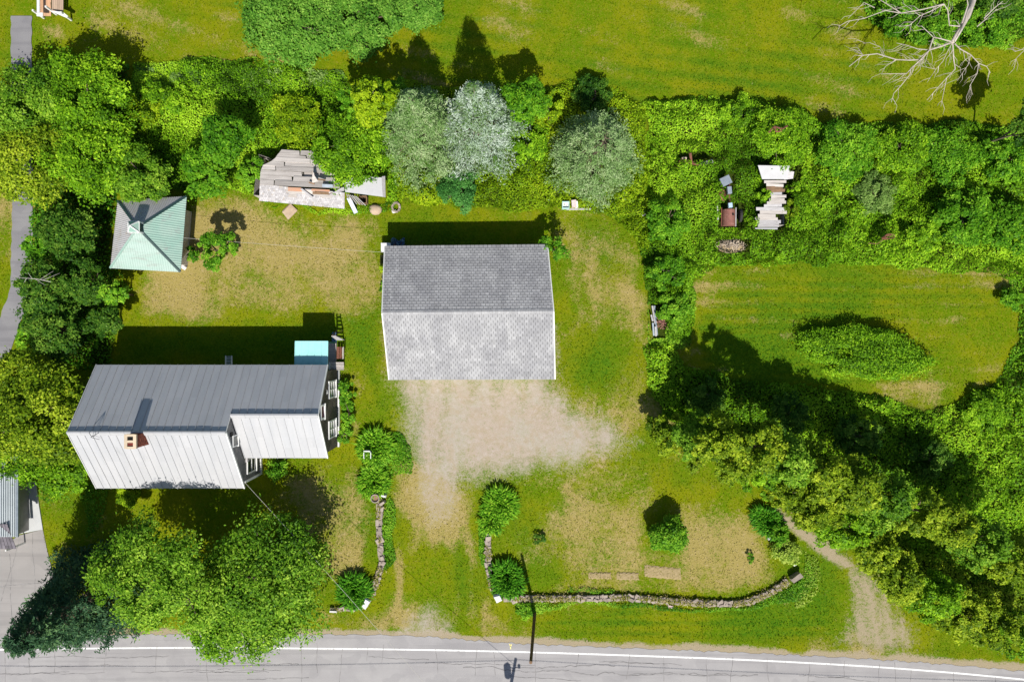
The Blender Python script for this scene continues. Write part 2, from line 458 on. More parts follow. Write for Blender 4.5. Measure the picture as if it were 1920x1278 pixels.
add_dry([(620, 1120), (1000, 1125), (1000, 1195), (600, 1190)], .22)
add_dry([(1040, 400), (1200, 420), (1212, 640), (1050, 640)], .14)
add_dry([(950, 940), (1150, 900), (1300, 950), (1200, 1000), (960, 1000)], .2)
add_dry([(60, 40), (130, 20), (130, 80), (60, 110)], .5, 1.0)
add_dry([(-20, -20), (20, -20), (20, 130), (-20, 130)], .3)
add_dry([(-20, 370), (18, 370), (18, 560), (-20, 600)], .2)
add_dry([(1300, 500), (1480, 495), (1860, 505), (1880, 545), (1400, 550), (1310, 590)], .22, 1.5)
add_dry([(1740, 700), (1860, 705), (1790, 745), (1720, 738)], .22, 1.0)
dry = dry + .16 * np.sin((GX * .35 + GY) * 3.1 + .6 * np.sin(GX * .22)) * (GY > 16.5)
add_dry([(590, 1140), (780, 1140), (780, 1190), (590, 1190)], .4, 1.0)
for sx_ in (1112, 1080):
    add_dry([(sx_ - 12, 470), (sx_ + 14, 470), (sx_ + 12, 640), (sx_ - 14, 640)], .22, .6)
# mower stripes on the oval lawn and the drive
dry = dry + .22 * np.sin((GY * 5.2 + .35 * np.sin(GX * .3))) * (poly_sd([(1300, 500), (1880, 500), (1880, 745), (1300, 700)], GX, GY) > 0)
dry = dry + .20 * np.sin(_wx * 4.6 + .25 * GY + 1.0) * sst(-.5, .8, poly_sd([(735, 980), (900, 980), (940, 1170), (730, 1170)], GX, GY))

lush_and_shade = .16 + 1.6 * (fbm(GX, GY, 6.0, 55, 4) - .5)
def add_lush_or_shade(poly, amt, soft=2.0):
    global lush_and_shade
    lush_and_shade = lush_and_shade + amt * sst(-soft * .5, soft, poly_sd(poly, _wx, _wy))
add_lush_or_shade([(640, 580), (720, 560), (720, 640), (745, 780), (690, 800), (660, 700), (630, 640)], .65)
add_lush_or_shade([(1020, 1140), (1560, 1130), (1570, 1200), (1300, 1200), (1010, 1195)], .55)
add_lush_or_shade([(810, 1020), (870, 1010), (930, 1170), (840, 1190)], .6)
add_lush_or_shade([(1060, 640), (1200, 640), (1225, 800), (1150, 760), (1080, 740)], .40)
add_lush_or_shade([(1150, 850), (1400, 870), (1420, 950), (1150, 920)], .30)
add_lush_or_shade([(1300, 560), (1900, 540), (1890, 660), (1700, 740), (1300, 700)], .22)
add_lush_or_shade([(1500, 1030), (1570, 1060), (1570, 1150), (1500, 1150)], .6)
add_lush_or_shade([(80, 900), (200, 900), (150, 1060), (100, 1060)], .35)
add_lush_or_shade([(230, 600), (640, 600), (640, 690), (200, 690)], .9)  # greener grass along the house shadow, coloured so the shade reads green
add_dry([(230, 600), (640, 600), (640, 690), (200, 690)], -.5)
add_dry([(720, 412), (1030, 412), (1030, 480), (720, 480)], -.5)  # garage shadow strip: straw tone taken out so its shade reads green
add_dry([(1020, 1140), (1560, 1130), (1570, 1200), (1300, 1200), (1010, 1195)], -.3)
add_dry([(640, 580), (720, 560), (720, 640), (745, 780), (690, 800), (660, 700), (630, 640)], -.45, 1.2)
add_lush_or_shade([(720, 410), (1030, 410), (1030, 480), (720, 480)], .5)  # green of the garage shadow put into the grass colour
add_lush_or_shade([(880, 60), (1900, 110), (1860, 220), (1500, 200), (1200, 170), (1000, 150)], .16)

lush_and_shade = lush_and_shade + .22 * np.sin(GY * 2 * math.pi / .78 + .5 * np.sin(GX * .25)) * sst(0, 1.0, poly_sd([(1300, 500), (1905, 505), (1905, 660), (1700, 745), (1300, 720)], GX, GY))
lush_and_shade = lush_and_shade + .22 * np.sin((GY + .12 * GX) * 2 * math.pi / 1.15) * (GY > 16.0)
lush_and_shade = lush_and_shade + .25 * np.sin(GY * 2 * math.pi / .8 + .3) * sst(0, .6, poly_sd([(1010, 1138), (1560, 1138), (1565, 1200), (1010, 1200)], GX, GY))
_row_shade = [(1290, 600), (1420, 610), (1560, 690), (1660, 740), (1300, 720)]  # ground under the tree row's shadow; its green is painted into the lawn
add_dry(_row_shade, -.45, 1.5); add_lush_or_shade(_row_shade, .5, 1.5)
gravel = np.full(GX.shape, -1.0)
def add_grav(poly, soft_in, soft_out, amt=1.0):
    global gravel
    gravel = np.maximum(gravel, amt * sst(-soft_out, soft_in, poly_sd(poly, _wx, _wy)))
gravel[:] = 0
add_grav([(738, 690), (1042, 690), (1045, 720), (1075, 760), (1110, 776), (1165, 795), (1168, 840), (1090, 875), (960, 890), (880, 905), (830, 925), (800, 925), (780, 880), (765, 800), (745, 745)], 1.9, 1.9)
add_grav([(775, 890), (870, 890), (845, 985), (795, 1000)], 1.6, 1.4, .85)
add_grav([(755, 1150), (820, 1130), (850, 1165), (850, 1200), (740, 1200)], 1.2, .8, .8)
add_grav([(1036, 600), (1050, 600), (1058, 730), (1036, 730)], .5, .3, .6)
gravel = gravel - .22 * gravel * (.5 + .5 * np.sin(GX * 3.4 + 1.2 * np.sin(GY * .5))) * sst(.0, 3.0, -poly_sd([(860, 745), (1080, 790), (1080, 840), (900, 870), (830, 820)], GX, GY) + 1.5)
add_grav([(1150, 800), (1210, 815), (1215, 830), (1150, 840)], .6, .6, .45)
dirt = np.zeros(GX.shape)
def add_dirt(poly, soft_in, soft_out, amt=1.0):
    global dirt
    dirt = np.maximum(dirt, amt * sst(-soft_out, soft_in, poly_sd(poly, _wx, _wy)))
add_dirt([(1440, 952), (1470, 950), (1530, 995), (1572, 1040), (1600, 1060), (1580, 1075), (1545, 1050), (1515, 1015), (1470, 975)], .4, .5, .9)
add_dirt([(1580, 1045), (1612, 1042), (1665, 1085), (1700, 1150), (1730, 1180), (1735, 1235), (1545, 1220), (1575, 1185), (1592, 1150), (1580, 1090)], 1.5, 1.2, .80)
dirt = dirt - .16 * (dirt > 0) * sst(-.3, .6, poly_sd([(1560, 1040), (1740, 1040), (1740, 1230), (1550, 1230)], GX, GY)) * (.5 + .5 * np.sin(GX * 6.0 + GY * 1.1))
dirt = np.maximum(dirt, 0)
rd = line_d(ROAD_EDGE, GX, GY)
north = GY > -22.5
shoulder = sst(.75, .15, rd + (fbm(GX, GY, 1.5, 71) - .5) * .9)
dirt = np.maximum(dirt, shoulder * .9)

# places where the brush keeps the soil bare
SOIL_POLYS = []
THICKETS = dict(
    corner=[(1600, -40), (1950, -40), (1950, 60), (1880, 95), (1830, 85), (1760, 95), (1690, 75), (1630, 45)],
    west=[(255, 118), (420, 108), (640, 135), (660, 165), (745, 150), (745, 385), (725, 375), (722, 330), (650, 345), (600, 305), (540, 285), (520, 285), (490, 315), (485, 370), (420, 355), (365, 350), (345, 362), (300, 350), (245, 300), (235, 200)],
    middle=[(745, 150), (880, 165), (960, 150), (1010, 165), (1060, 150), (1180, 178), (1210, 195), (1225, 480), (1200, 470), (1188, 442), (1165, 418), (1130, 402), (1050, 388), (960, 395), (830, 385), (760, 378), (745, 385)],
    east=[(1210, 190), (1300, 180), (1430, 192), (1500, 205), (1540, 225), (1640, 232), (1800, 230), (1870, 240), (2050, 230), (2050, 520), (1895, 520), (1860, 510), (1780, 512), (1700, 500), (1500, 492), (1340, 500), (1305, 525), (1295, 600), (1290, 650), (1222, 640), (1214, 560), (1206, 500), (1200, 470), (1215, 430)],
    rim=[(1893, 515), (2050, 500), (2050, 660), (1900, 680), (1880, 700), (1905, 640), (1912, 590), (1905, 545)],
    shade=[(1205, 650), (1255, 640), (1290, 690), (1400, 715), (1540, 725), (1640, 735), (1740, 765), (1800, 752), (1870, 712), (1905, 660), (2050, 630), (2050, 1000), (1930, 1120), (1800, 1080), (1650, 1000), (1500, 900), (1350, 850), (1240, 780), (1215, 720)],
    belt=[(1640, 960), (1760, 990), (2050, 1080), (2050, 1235), (1900, 1215), (1800, 1160), (1700, 1090), (1620, 1010)],
    lane=[(62, 130), (240, 120), (250, 330), (220, 360), (205, 500), (235, 540), (225, 600), (205, 700), (60, 660), (30, 640), (40, 600), (62, 500), (60, 400)],
)
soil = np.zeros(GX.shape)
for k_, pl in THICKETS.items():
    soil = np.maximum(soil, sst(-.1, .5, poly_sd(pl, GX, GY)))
far = (np.abs(GX) > 39) | (np.abs(GY) > 26)
GZ = -0.045 + (fbm(GX, GY, 3.0, 88, 3) - .5) * .05
GZ = np.where(far, -0.05, GZ)
GZ = np.where(rd < 1.0, np.maximum(GZ, -.014), GZ)

ground_me_cache = {}
def ground_piece(name, sel, mat, label=None):
    ny, nx = GX.shape
    idx = np.arange(ny * nx).reshape(ny, nx)
    q = np.stack([idx[:-1, :-1], idx[:-1, 1:], idx[1:, 1:], idx[1:, :-1]], -1)[sel]
    used, inv = np.unique(q.ravel(), return_inverse=True)
    co = np.stack([GX.ravel()[used], GY.ravel()[used], GZ.ravel()[used]], -1).astype(np.float32)
    me = bpy.data.meshes.new(name)
    me.vertices.add(len(co)); me.vertices.foreach_set('co', co.ravel())
    nf = len(q)
    me.loops.add(nf * 4); me.loops.foreach_set('vertex_index', inv.astype(np.int32).ravel())
    me.polygons.add(nf); me.polygons.foreach_set('loop_start', np.arange(0, nf * 4, 4, dtype=np.int32))
    me.polygons.foreach_set('loop_total', np.full(nf, 4, dtype=np.int32))
    me.polygons.foreach_set('use_smooth', np.ones(nf, dtype=bool))
    for an, arrs in (('wear_and_shade', (dry, lush_and_shade, gravel)), ('earth', (dirt, soil, soil))):
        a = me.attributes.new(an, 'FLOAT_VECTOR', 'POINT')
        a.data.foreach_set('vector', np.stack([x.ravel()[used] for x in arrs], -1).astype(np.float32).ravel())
    me.update(calc_edges=True)
    o = link_mesh(name, me, mat)
    o['kind'] = 'structure'
    return o

def ground_mat():
    m, nt, b = new_mat('ground_cover')
    v = coords(nt)
    def attr(nm):
        a = nt.nodes.new('ShaderNodeAttribute'); a.attribute_name = nm
        s = nt.nodes.new('ShaderNodeSeparateXYZ'); nt.links.new(a.outputs['Vector'], s.inputs[0]); return s.outputs
    w = attr('wear_and_shade'); e = attr('earth')
    n1 = noise(nt, v, .55, 5, .6)      # patches
    n2 = noise(nt, v, 3.2, 5, .65)     # tufts
    n3 = noise(nt, v, 11.0, 4, .7)     # blades
    n4 = noise(nt, v, 26.0, 3, .7)
    n0 = noise(nt, v, .30, 6, .62)     # broad drifts
    n6 = noise(nt, coords(nt, (1, 1, 1), (0, 0, .6)), 1.25, 6, .68)
    g = mixc(nt, sharpen(nt, n0, .40, .60), (.092, .172, .0020), (.172, .200, .0030))
    g = mixc(nt, mth(nt, 'MULTIPLY', sharpen(nt, n6, .48, .70), .85), g, (.100, .165, .0025))
    g = mixc(nt, mth(nt, 'MULTIPLY', sharpen(nt, n2, .46, .70), .5), g, (.195, .198, .008))
    g = mixc(nt, mth(nt, 'MULTIPLY', sharpen(nt, n3, .46, .70), .65), g, (.260, .245, .030))
    g = mixc(nt, mth(nt, 'MULTIPLY', sharpen(nt, n4, .50, .70), .6), g, (.066, .100, .002))
    # lush
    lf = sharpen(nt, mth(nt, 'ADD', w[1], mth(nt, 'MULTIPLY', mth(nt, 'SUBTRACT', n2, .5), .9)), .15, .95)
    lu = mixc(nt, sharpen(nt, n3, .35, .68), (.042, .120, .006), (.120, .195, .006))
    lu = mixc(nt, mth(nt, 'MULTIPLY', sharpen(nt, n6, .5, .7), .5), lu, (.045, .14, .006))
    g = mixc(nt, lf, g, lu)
    # dry
    df = mth(nt, 'ADD', w[0], mth(nt, 'ADD', mth(nt, 'MULTIPLY', mth(nt, 'SUBTRACT', n3, .5), 1.5), mth(nt, 'ADD', mth(nt, 'MULTIPLY', mth(nt, 'SUBTRACT', n2, .5), .9), mth(nt, 'MULTIPLY', mth(nt, 'SUBTRACT', n6, .5), .9))))
    dc = mixc(nt, sharpen(nt, n4, .38, .62), (.225, .170, .035), (.43, .340, .145))
    dc = mixc(nt, mth(nt, 'MULTIPLY', sharpen(nt, n2, .52, .72), .55), dc, (.44, .335, .20))
    g = mixc(nt, mth(nt, 'MULTIPLY', sharpen(nt, df, .30, 1.0), .88), g, dc)
    # brown thatch flecks
    g = mixc(nt, mth(nt, 'MULTIPLY', sharpen(nt, noise(nt, v, .9, 6, .72), .60, .80), .20), g, (.22, .160, .020))
    # bare soil under brush
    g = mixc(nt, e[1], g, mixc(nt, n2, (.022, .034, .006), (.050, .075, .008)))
    # trodden earth
    ef = sharpen(nt, mth(nt, 'ADD', e[0], mth(nt, 'ADD', mth(nt, 'MULTIPLY', mth(nt, 'SUBTRACT', n2, .5), 1.1), mth(nt, 'MULTIPLY', mth(nt, 'SUBTRACT', n3, .5), 1.1))), .30, .85)
    ec = mixc(nt, n2, (.36, .295, .195), (.29, .24, .15))
    ec = mixc(nt, sharpen(nt, n4, .5, .7), ec, (.39, .33, .25))
    g = mixc(nt, ef, g, ec)
    # pale gravel
    gf = sharpen(nt, mth(nt, 'ADD', w[2], mth(nt, 'ADD', mth(nt, 'MULTIPLY', mth(nt, 'SUBTRACT', n2, .5), .8), mth(nt, 'MULTIPLY', mth(nt, 'SUBTRACT', n3, .5), 1.5))), .20, 1.05)
    n5 = noise(nt, v, 60.0, 2, .7)
    gc = mixc(nt, sharpen(nt, n0, .40, .60), (.395, .320, .258), (.375, .340, .280))
    gc = mixc(nt, mth(nt, 'MULTIPLY', sharpen(nt, n6, .46, .64), .75), gc, (.36, .285, .195))
    gc = mixc(nt, mth(nt, 'MULTIPLY', sharpen(nt, n2, .50, .68), .5), gc, (.43, .385, .34))
    gc = mixc(nt, mth(nt, 'MULTIPLY', sharpen(nt, n5, .40, .75), .5), gc, (.50, .44, .385))
    gc = mixc(nt, mth(nt, 'MULTIPLY', sharpen(nt, n4, .50, .66), .7), gc, (.235, .190, .14))
    gc = mixc(nt, mth(nt, 'MULTIPLY', sharpen(nt, n3, .50, .68), .55), gc, (.30, .245, .175))
    gc = mixc(nt, mth(nt, 'MULTIPLY', sharpen(nt, noise(nt, coords(nt, (.35, 1.6, 1), (0, 0, .5)), 1.4, 6, .7), .52, .72), .4), gc, (.31, .25, .19))
    g = mixc(nt, gf, g, gc)
    nt.links.new(g, b.inputs['Base Color'])
    b.inputs['Roughness'].default_value = 1.0; b.inputs['Specular IOR Level'].default_value = .0
    hgt = mth(nt, 'ADD', mth(nt, 'MULTIPLY', n3, .6), mth(nt, 'MULTIPLY', n4, .4))
    bp = nt.nodes.new('ShaderNodeBump'); bp.inputs['Distance'].default_value = .10
    nt.links.new(mth(nt, 'SUBTRACT', .55, mth(nt, 'MULTIPLY', gf, .42)), bp.inputs['Strength'])
    nt.links.new(hgt, bp.inputs['Height']); nt.links.new(bp.outputs[0], b.inputs['Normal'])
    return m
M['ground'] = ground_mat()
cg = (gravel[:-1, :-1] + gravel[1:, 1:]) / 2; cd = (dirt[:-1, :-1] + dirt[1:, 1:]) / 2
s_gr = cg > .5; s_dt = (cd > .5) & ~s_gr
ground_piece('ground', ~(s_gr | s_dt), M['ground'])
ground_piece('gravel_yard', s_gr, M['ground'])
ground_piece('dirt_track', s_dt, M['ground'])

# ------------------------------------------------------------------ asphalt
def asphalt_mat(name, c1, c2, patch):
    m, nt, b = new_mat(name)
    v = coords(nt)
    col = mixc(nt, sharpen(nt, noise(nt, v, .5, 5), .3, .7), c1, c2)
    col = mixc(nt, mth(nt, 'MULTIPLY', sharpen(nt, noise(nt, coords(nt, (.18, 1, 1)), 1.1, 5), .5, .75), .5), col, patch)
    col = mixc(nt, mth(nt, 'MULTIPLY', sharpen(nt, noise(nt, v, 45, 3), .45, .75), .35), col, (c1[0] * .6, c1[1] * .6, c1[2] * .6))
    col = mixc(nt, mth(nt, 'MULTIPLY', sharpen(nt, noise(nt, coords(nt, (.05, 1.5, 1)), 1.3, 4), .48, .66), .45), col, (c1[0] * .74, c1[1] * .74, c1[2] * .75))
    col = mixc(nt, mth(nt, 'MULTIPLY', sharpen(nt, noise(nt, coords(nt, (.3, .3, 1)), 2.2, 2, .3), .60, .63), .35), col, (c1[0] * .82, c1[1] * .82, c1[2] * .83))
    nt.links.new(col, b.inputs['Base Color']); b.inputs['Roughness'].default_value = .85; b.inputs['Specular IOR Level'].default_value = .2
    bp = nt.nodes.new('ShaderNodeBump'); bp.inputs['Strength'].default_value = .3; bp.inputs['Distance'].default_value = .02
    nt.links.new(noise(nt, v, 40, 4), bp.inputs['Height']); nt.links.new(bp.outputs[0], b.inputs['Normal'])
    return m
M['asphalt'] = asphalt_mat('asphalt_old', (.310, .298, .298), (.355, .342, .338), (.285, .270, .275))
M['asphalt_pad'] = asphalt_mat('asphalt_pad', (.29, .275, .262), (.325, .305, .292), (.27, .25, .24))
M['asphalt_path'] = asphalt_mat('asphalt_path', (.20, .195, .205), (.24, .235, .24), (.18, .175, .185))
M['line_paint'] = pmat('line_paint', (.80, .80, .78), (.70, .70, .68), 5, .7, .1, 20, .08, c3=(.36, .35, .345), c3lo=.56, c3hi=.66, c3scale=7)
M['line_yellow'] = pmat('line_yellow', (.80, .70, .22), (.65, .58, .25), 5, .7, .1, 20, .1)
M['crack_or_wire_shade'] = pmat('crack_or_wire_shade', (.19, .18, .18), (.25, .24, .235), 4, .95, 0, 20, .3)

def dens(pts, step=12):
    """smooth Catmull-Rom resample of plate points"""
    out = []
    n = len(pts)
    for i in range(n - 1):
        p0 = pts[max(i - 1, 0)]; p1 = pts[i]; p2 = pts[i + 1]; p3 = pts[min(i + 2, n - 1)]
        k = max(1, int(math.hypot(p2[0] - p1[0], p2[1] - p1[1]) / step))
        for j in range(k):
            t = j / k
            out.append(tuple(.5 * ((2 * p1[c]) + (-p0[c] + p2[c]) * t + (2 * p0[c] - 5 * p1[c] + 4 * p2[c] - p3[c]) * t * t + (-p0[c] + 3 * p1[c] - 3 * p2[c] + p3[c]) * t ** 3) for c in (0, 1)))
    out.append(pts[-1])
    return out

mb = MB()
ed = dens(ROAD_EDGE, 8)
for i, ((x0, y0), (x1, y1)) in enumerate(zip(ed[:-1], ed[1:])):
    j0 = 2.4 * (math.sin(x0 * .13) + math.sin(x0 * .41 + 1)) * .5; j1 = 2.4 * (math.sin(x1 * .13) + math.sin(x1 * .41 + 1)) * .5
    a, b_ = P(x0, y0 + j0), P(x1, y1 + j1)
    c, d = P(x1, y1 + 190), P(x0, y0 + 190)
    mb.face([a + Vector((0, 0, 0)), d, c, b_], t=.5)
road = mb.build('road', M['asphalt']); road['kind'] = 'structure'
mb = MB()
ln = dens(ROAD_LINE, 10)
for (x0, y0), (x1, y1) in zip(ln[:-1], ln[1:]):
    z = Vector((0, 0, .004))
    mb.face([P(x0, y0 - 1.5) + z, P(x0, y0 + 1.5) + z, P(x1, y1 + 1.5) + z, P(x1, y1 - 1.5) + z])
mb.build('edge_line', M['line_paint'], road)
mb = MB()
for pts in ([(955, 1206), (957, 1210), (957.5, 1216)], [(959, 1207), (957.5, 1211)]):
    for a, c in zip(pts[:-1], pts[1:]): mb.face([P(a[0] - 1, a[1]) + Vector((0, 0, .005)), P(c[0] - 1, c[1]) + Vector((0, 0, .005)), P(c[0] + 1, c[1]) + Vector((0, 0, .005)), P(a[0] + 1, a[1]) + Vector((0, 0, .005))])
mb.build('survey_mark', M['line_yellow'], road)
# cracks and the painted wire shadow on the apron: thin wandering ribbons
def crack_or_wire_shade(mb, a, c, w, wob, z, seed):
    r = random.Random(seed)
    n = max(4, int(math.hypot(c[0] - a[0], c[1] - a[1]) / 6))
    pts = []; ox = oy = 0
    for i in range(n + 1):
        t = i / n
        ox = ox * .8 + r.uniform(-wob, wob); oy = oy * .8 + r.uniform(-wob, wob)
        pts.append((a[0] + (c[0] - a[0]) * t + ox, a[1] + (c[1] - a[1]) * t + oy))
    for p, q in zip(pts[:-1], pts[1:]):
        dx, dy = q[0] - p[0], q[1] - p[1]; L = math.hypot(dx, dy) + 1e-6
        nx_, ny_ = -dy / L * w, dx / L * w
        zz = Vector((0, 0, z))
        mb.face([P(p[0] + nx_, p[1] + ny_) + zz, P(p[0] - nx_, p[1] - ny_) + zz, P(q[0] - nx_, q[1] - ny_) + zz, P(q[0] + nx_, q[1] + ny_) + zz])
mb = MB()
def road_y(x):
    for (x0, y0), (x1, y1) in zip(ROAD_LINE[:-1], ROAD_LINE[1:]):
        if x0 <= x <= x1: return y0 + (y1 - y0) * (x - x0) / (x1 - x0)
    return 1215
x = -40; s_ = 0
while x < 1960:
    s_ += 1
    crack_or_wire_shade(mb, (x, road_y(x) - random.uniform(0, 10)), (x + random.uniform(-6, 6), road_y(x) + random.choice([25, 45, 90])), .42, 1.0, .006, s_)
    x += random.choice([30, 48, 65, 80, 95])
for k in range(20):
    x0 = random.uniform(-60, 1900); yy = random.choice([14, 25, 34, 46, 58])
    L = random.uniform(80, 300)
    crack_or_wire_shade(mb, (x0, road_y(x0) + yy), (x0 + L, road_y(min(x0 + L, 1990)) + yy + random.uniform(-5, 5)), .45, 1.3, .0065, 300 + k)
crack_or_wire_shade(mb, (960, 1258), (1420, 1266), .7, 2.2, .007, 901); crack_or_wire_shade(mb, (960, 1252), (1150, 1250), .6, 2.2, .007, 902); crack_or_wire_shade(mb, (870, 1250), (960, 1255), .6, 2, .007, 903)
ck = mb.build('crack_or_wire_shade', M['crack_or_wire_shade'], road); ck['kind'] = 'stuff'

# front apron of the neighbour, bottom left, and the narrow tarred path
mb = MB()
pad = [(-160, 1010), (0, 1026), (36, 1003), (80, 992), (88, 1030), (100, 1078), (118, 1130), (150, 1191), (150, 1200), (-160, 1205)]
mb.face([P(*p) + Vector((0, 0, -.003)) for p in pad][::-1], t=.5)
pd = mb.build('asphalt_apron', M['asphalt_pad']); pd['kind'] = 'structure'
mb = MB()
for k, (a, c) in enumerate([((0, 1132), (24, 1060)), ((24, 1060), (37, 1008)), ((18, 1030), (22, 1190)), ((0, 1100), (90, 1090)), ((60, 1000), (70, 1190))]): crack_or_wire_shade(mb, a, c, .45, 1.0, .001, 700 + k)  # first two ribbons are an overhead wire's shadow painted on the asphalt
ck = mb.build('crack_or_wire_shade', M['crack_or_wire_shade'], pd); ck['kind'] = 'stuff'
def ribbon(name, pts, w, mat, z):
    mb = MB(); d = dens(pts, 8)
    L = []; R = []
    for i, p in enumerate(d):
        q0 = d[max(i - 1, 0)]; q1 = d[min(i + 1, len(d) - 1)]
        dx, dy = q1[0] - q0[0], q1[1] - q0[1]; l = math.hypot(dx, dy)
        wob = 1 + .05 * math.sin(i * 1.7)
        L.append((p[0] - dy / l * w * wob, p[1] + dx / l * w * wob)); R.append((p[0] + dy / l * w * wob, p[1] - dx / l * w * wob))
    for i in range(len(d) - 1):
        zz = Vector((0, 0, z))
        mb.face([P(*L[i]) + zz, P(*L[i + 1]) + zz, P(*R[i + 1]) + zz, P(*R[i]) + zz], t=.5)
    o = mb.build(name, mat); o['kind'] = 'structure'; return o
ribbon('tarred_path', [(40, 30), (40, 120), (42, 250), (42, 400), (40, 480), (38, 545), (22, 590), (5, 640), (-30, 700), (-90, 760)], 19.5, M['asphalt_path'], .003)

# ================================================================== BUILDINGS
def W(px, py, z=0.0):
    """plan position in plate pixels at ground scale"""
    return Vector(((px - 960) / 25.6, (639 - py) / 25.6, z))
def lerp(a, b, t): return a + (b - a) * t

def window_east(parent, px, pyc, width, z0, z1, cols, rows, frame_mat, pane_mat, name='window', fw=.09, out=.0):
    """framed window in an east-facing wall at plan x px"""
    c = W(px, pyc); x = c.x + out
    y0, y1 = c.y - width / 2, c.y + width / 2
    mb = MB()
    mb.box((x + .03, y0 + fw / 2, (z0 + z1) / 2), (.08, fw, z1 - z0)); mb.box((x + .03, y1 - fw / 2, (z0 + z1) / 2), (.08, fw, z1 - z0))
    mb.box((x + .03, (y0 + y1) / 2, z1 - fw / 2), (.079, width - 2 * fw, fw)); mb.box((x + .05, (y0 + y1) / 2, z0 + fw / 2 - .02), (.14, width + .08, fw))
    iw, ih = width - 2 * fw, z1 - z0 - 2 * fw
    for k in range(1, cols): mb.box((x + .03, y0 + fw + iw * k / cols, (z0 + z1) / 2), (.05, .035, ih))
    for k in range(1, rows): mb.box((x + .031, (y0 + y1) / 2, z0 + fw + ih * k / rows), (.05, iw, .06 if rows == 2 or k == rows // 2 else .035))
    f = mb.build(name, frame_mat, parent)
    for i in range(cols):
        for j in range(rows):
            m2 = MB()
            m2.box((x + .015, y0 + fw + iw * (i + .5) / cols, z0 + fw + ih * (j + .5) / rows), (.012, iw / cols - .02, ih / rows - .02))
            m2.build('pane', pane_mat, f)
    return f

# ---------------------------------------------------------------- farmhouse
HX0, HX1, HX2 = 231, 490, 636
YN, YR, YS, YRW, YSW = 681, 789, 897, 762.5, 844
ZE, ZR, ZRW = 3.2, 6.25, 5.50
house = thing('farmhouse', W(433, 789, 0), 'long farmhouse with pale grey standing seam metal roof and brick chimney', 'house')
def pent(mb, x, ys, t=None):     # gable wall polygon in plane x
    mb.face([W(x, *p) for p in ys], t)
mb = MB()      # main block walls
wn_, ws_, ww_ = 692, 887, 241
mb.face([W(ww_, ws_), W(HX1, ws_), W(HX1, ws_, ZE + .15), W(ww_, ws_, ZE + .15)])
mb.face([W(HX1, wn_), W(ww_, wn_), W(ww_, wn_, ZE + .15), W(HX1, wn_, ZE + .15)])
mb.face([W(ww_, wn_), W(ww_, ws_), W(ww_, ws_, ZE + .2), W(ww_, YR, ZR - .08), W(ww_, wn_, ZE + .2)])
mb.face([W(HX1 - .5, ws_), W(HX1 - .5, wn_), W(HX1 - .5, wn_, ZE + .2), W(HX1 - .5, YR, ZR - .08), W(HX1 - .5, ws_, ZE + .2)])
mb.build('wall', M['shingle_wall_grey'], house)
mb = MB()      # wing walls
ws2 = 835
mb.face([W(HX1, ws2), W(HX2 - 1, ws2), W(HX2 - 1, ws2, ZE + .15), W(HX1, ws2, ZE + .15)])
mb.face([W(HX2 - 1, wn_), W(HX1, wn_), W(HX1, wn_, ZE + .15), W(HX2 - 1, wn_, ZE + .15)])
mb.face([W(HX2 - 1, ws2), W(HX2 - 1, wn_), W(HX2 - 1, wn_, ZE + .2), W(HX2 - 1, YRW, ZRW - .08), W(HX2 - 1, ws2, ZE + .2)])
wl = mb.build('wall', M['shingle_wall_dark'], house); wl['label'] = 'dark brown shingled gable wall of the right wing'
mb = MB()
mb.box(W(HX2 + .3, (wn_ + ws2) / 2, .14), (.12, (ws2 - wn_) / 25.6 + .1, .28))
mb.build('foundation_board', M['white_paint'], house)
mb = MB()
mb.box(W(HX1 + .6, ws_ - .5, ZE / 2), (.10, .16, ZE - .05)); mb.build('corner_board', M['white_paint'], house)
mb = MB()
mb.box(W(HX1 + .6, (ws2 + ws_) / 2, .12), (.10, (ws_ - ws2) / 25.6 - .2, .24)); mb.build('foundation_board', M['white_paint'], house)

def seam_roof(parent, x0, x1, ye, ze, yr, zr, n, name='roof'):
    """one slope of standing-seam panels between eave (ye,ze) and ridge (yr,zr)"""
    south = ye > yr
    mb = MB()
    q = [W(x0, ye, ze), W(x1, ye, ze), W(x1, yr, zr), W(x0, yr, zr)]
    if not south: q = [W(x1, ye, ze), W(x0, ye, ze), W(x0, yr, zr), W(x1, yr, zr)]
    mb.slab(q, .10)
    r = mb.build(name, M['white_paint'], parent)
    up = (q[1] - q[0]).cross(q[3] - q[0]).normalized()
    for k in range(n):
        a, b_ = x0 + (x1 - x0) * k / n, x0 + (x1 - x0) * (k + 1) / n
        m2 = MB()
        e = -6 if south else 6
        lift = up * (.012 + random.uniform(0, .004))
        pa, pb, pc, pd_ = W(a + .1, ye, ze) + lift, W(b_ - .1, ye, ze) + lift, W(b_ - .1, yr, zr) + lift, W(a + .1, yr, zr) + lift
        # slight oil-canning: split the panel in 3 with a faint belly
        rows = 4
        for i in range(rows):
            t0, t1 = i / rows, (i + 1) / rows
            bel = lambda t: up * (.006 * math.sin(t * 9 + k))
            quad = [lerp(pa, pd_, t0) + bel(t0), lerp(pb, pc, t0) + bel(t0 + .1), lerp(pb, pc, t1) + bel(t1 + .1), lerp(pa, pd_, t1) + bel(t1)]
            m2.face(quad if south else quad[::-1], t=.5 + random.uniform(-.3, .3))
        s0, s1 = W(a + .25, ye, ze) + up * .035, W(a + .25, yr, zr) + up * .035
        m2.bar(s0, s1, .028, .06, t=.35)
        m2.build('roof_panel', M['metal_roof'], r)
    return r
rS = seam_roof(house, HX0, HX1 - .3, YS, ZE, YR, ZR, 20)
rN = seam_roof(house, HX0, HX1 + .2, YN, ZE, YR, ZR, 20)
rS2 = seam_roof(house, HX1 + 1.5, HX2, YSW, ZE, YRW, ZRW, 10)
rN2 = seam_roof(house, HX1 + .2, HX2, YN, ZE, YRW, ZRW, 11)
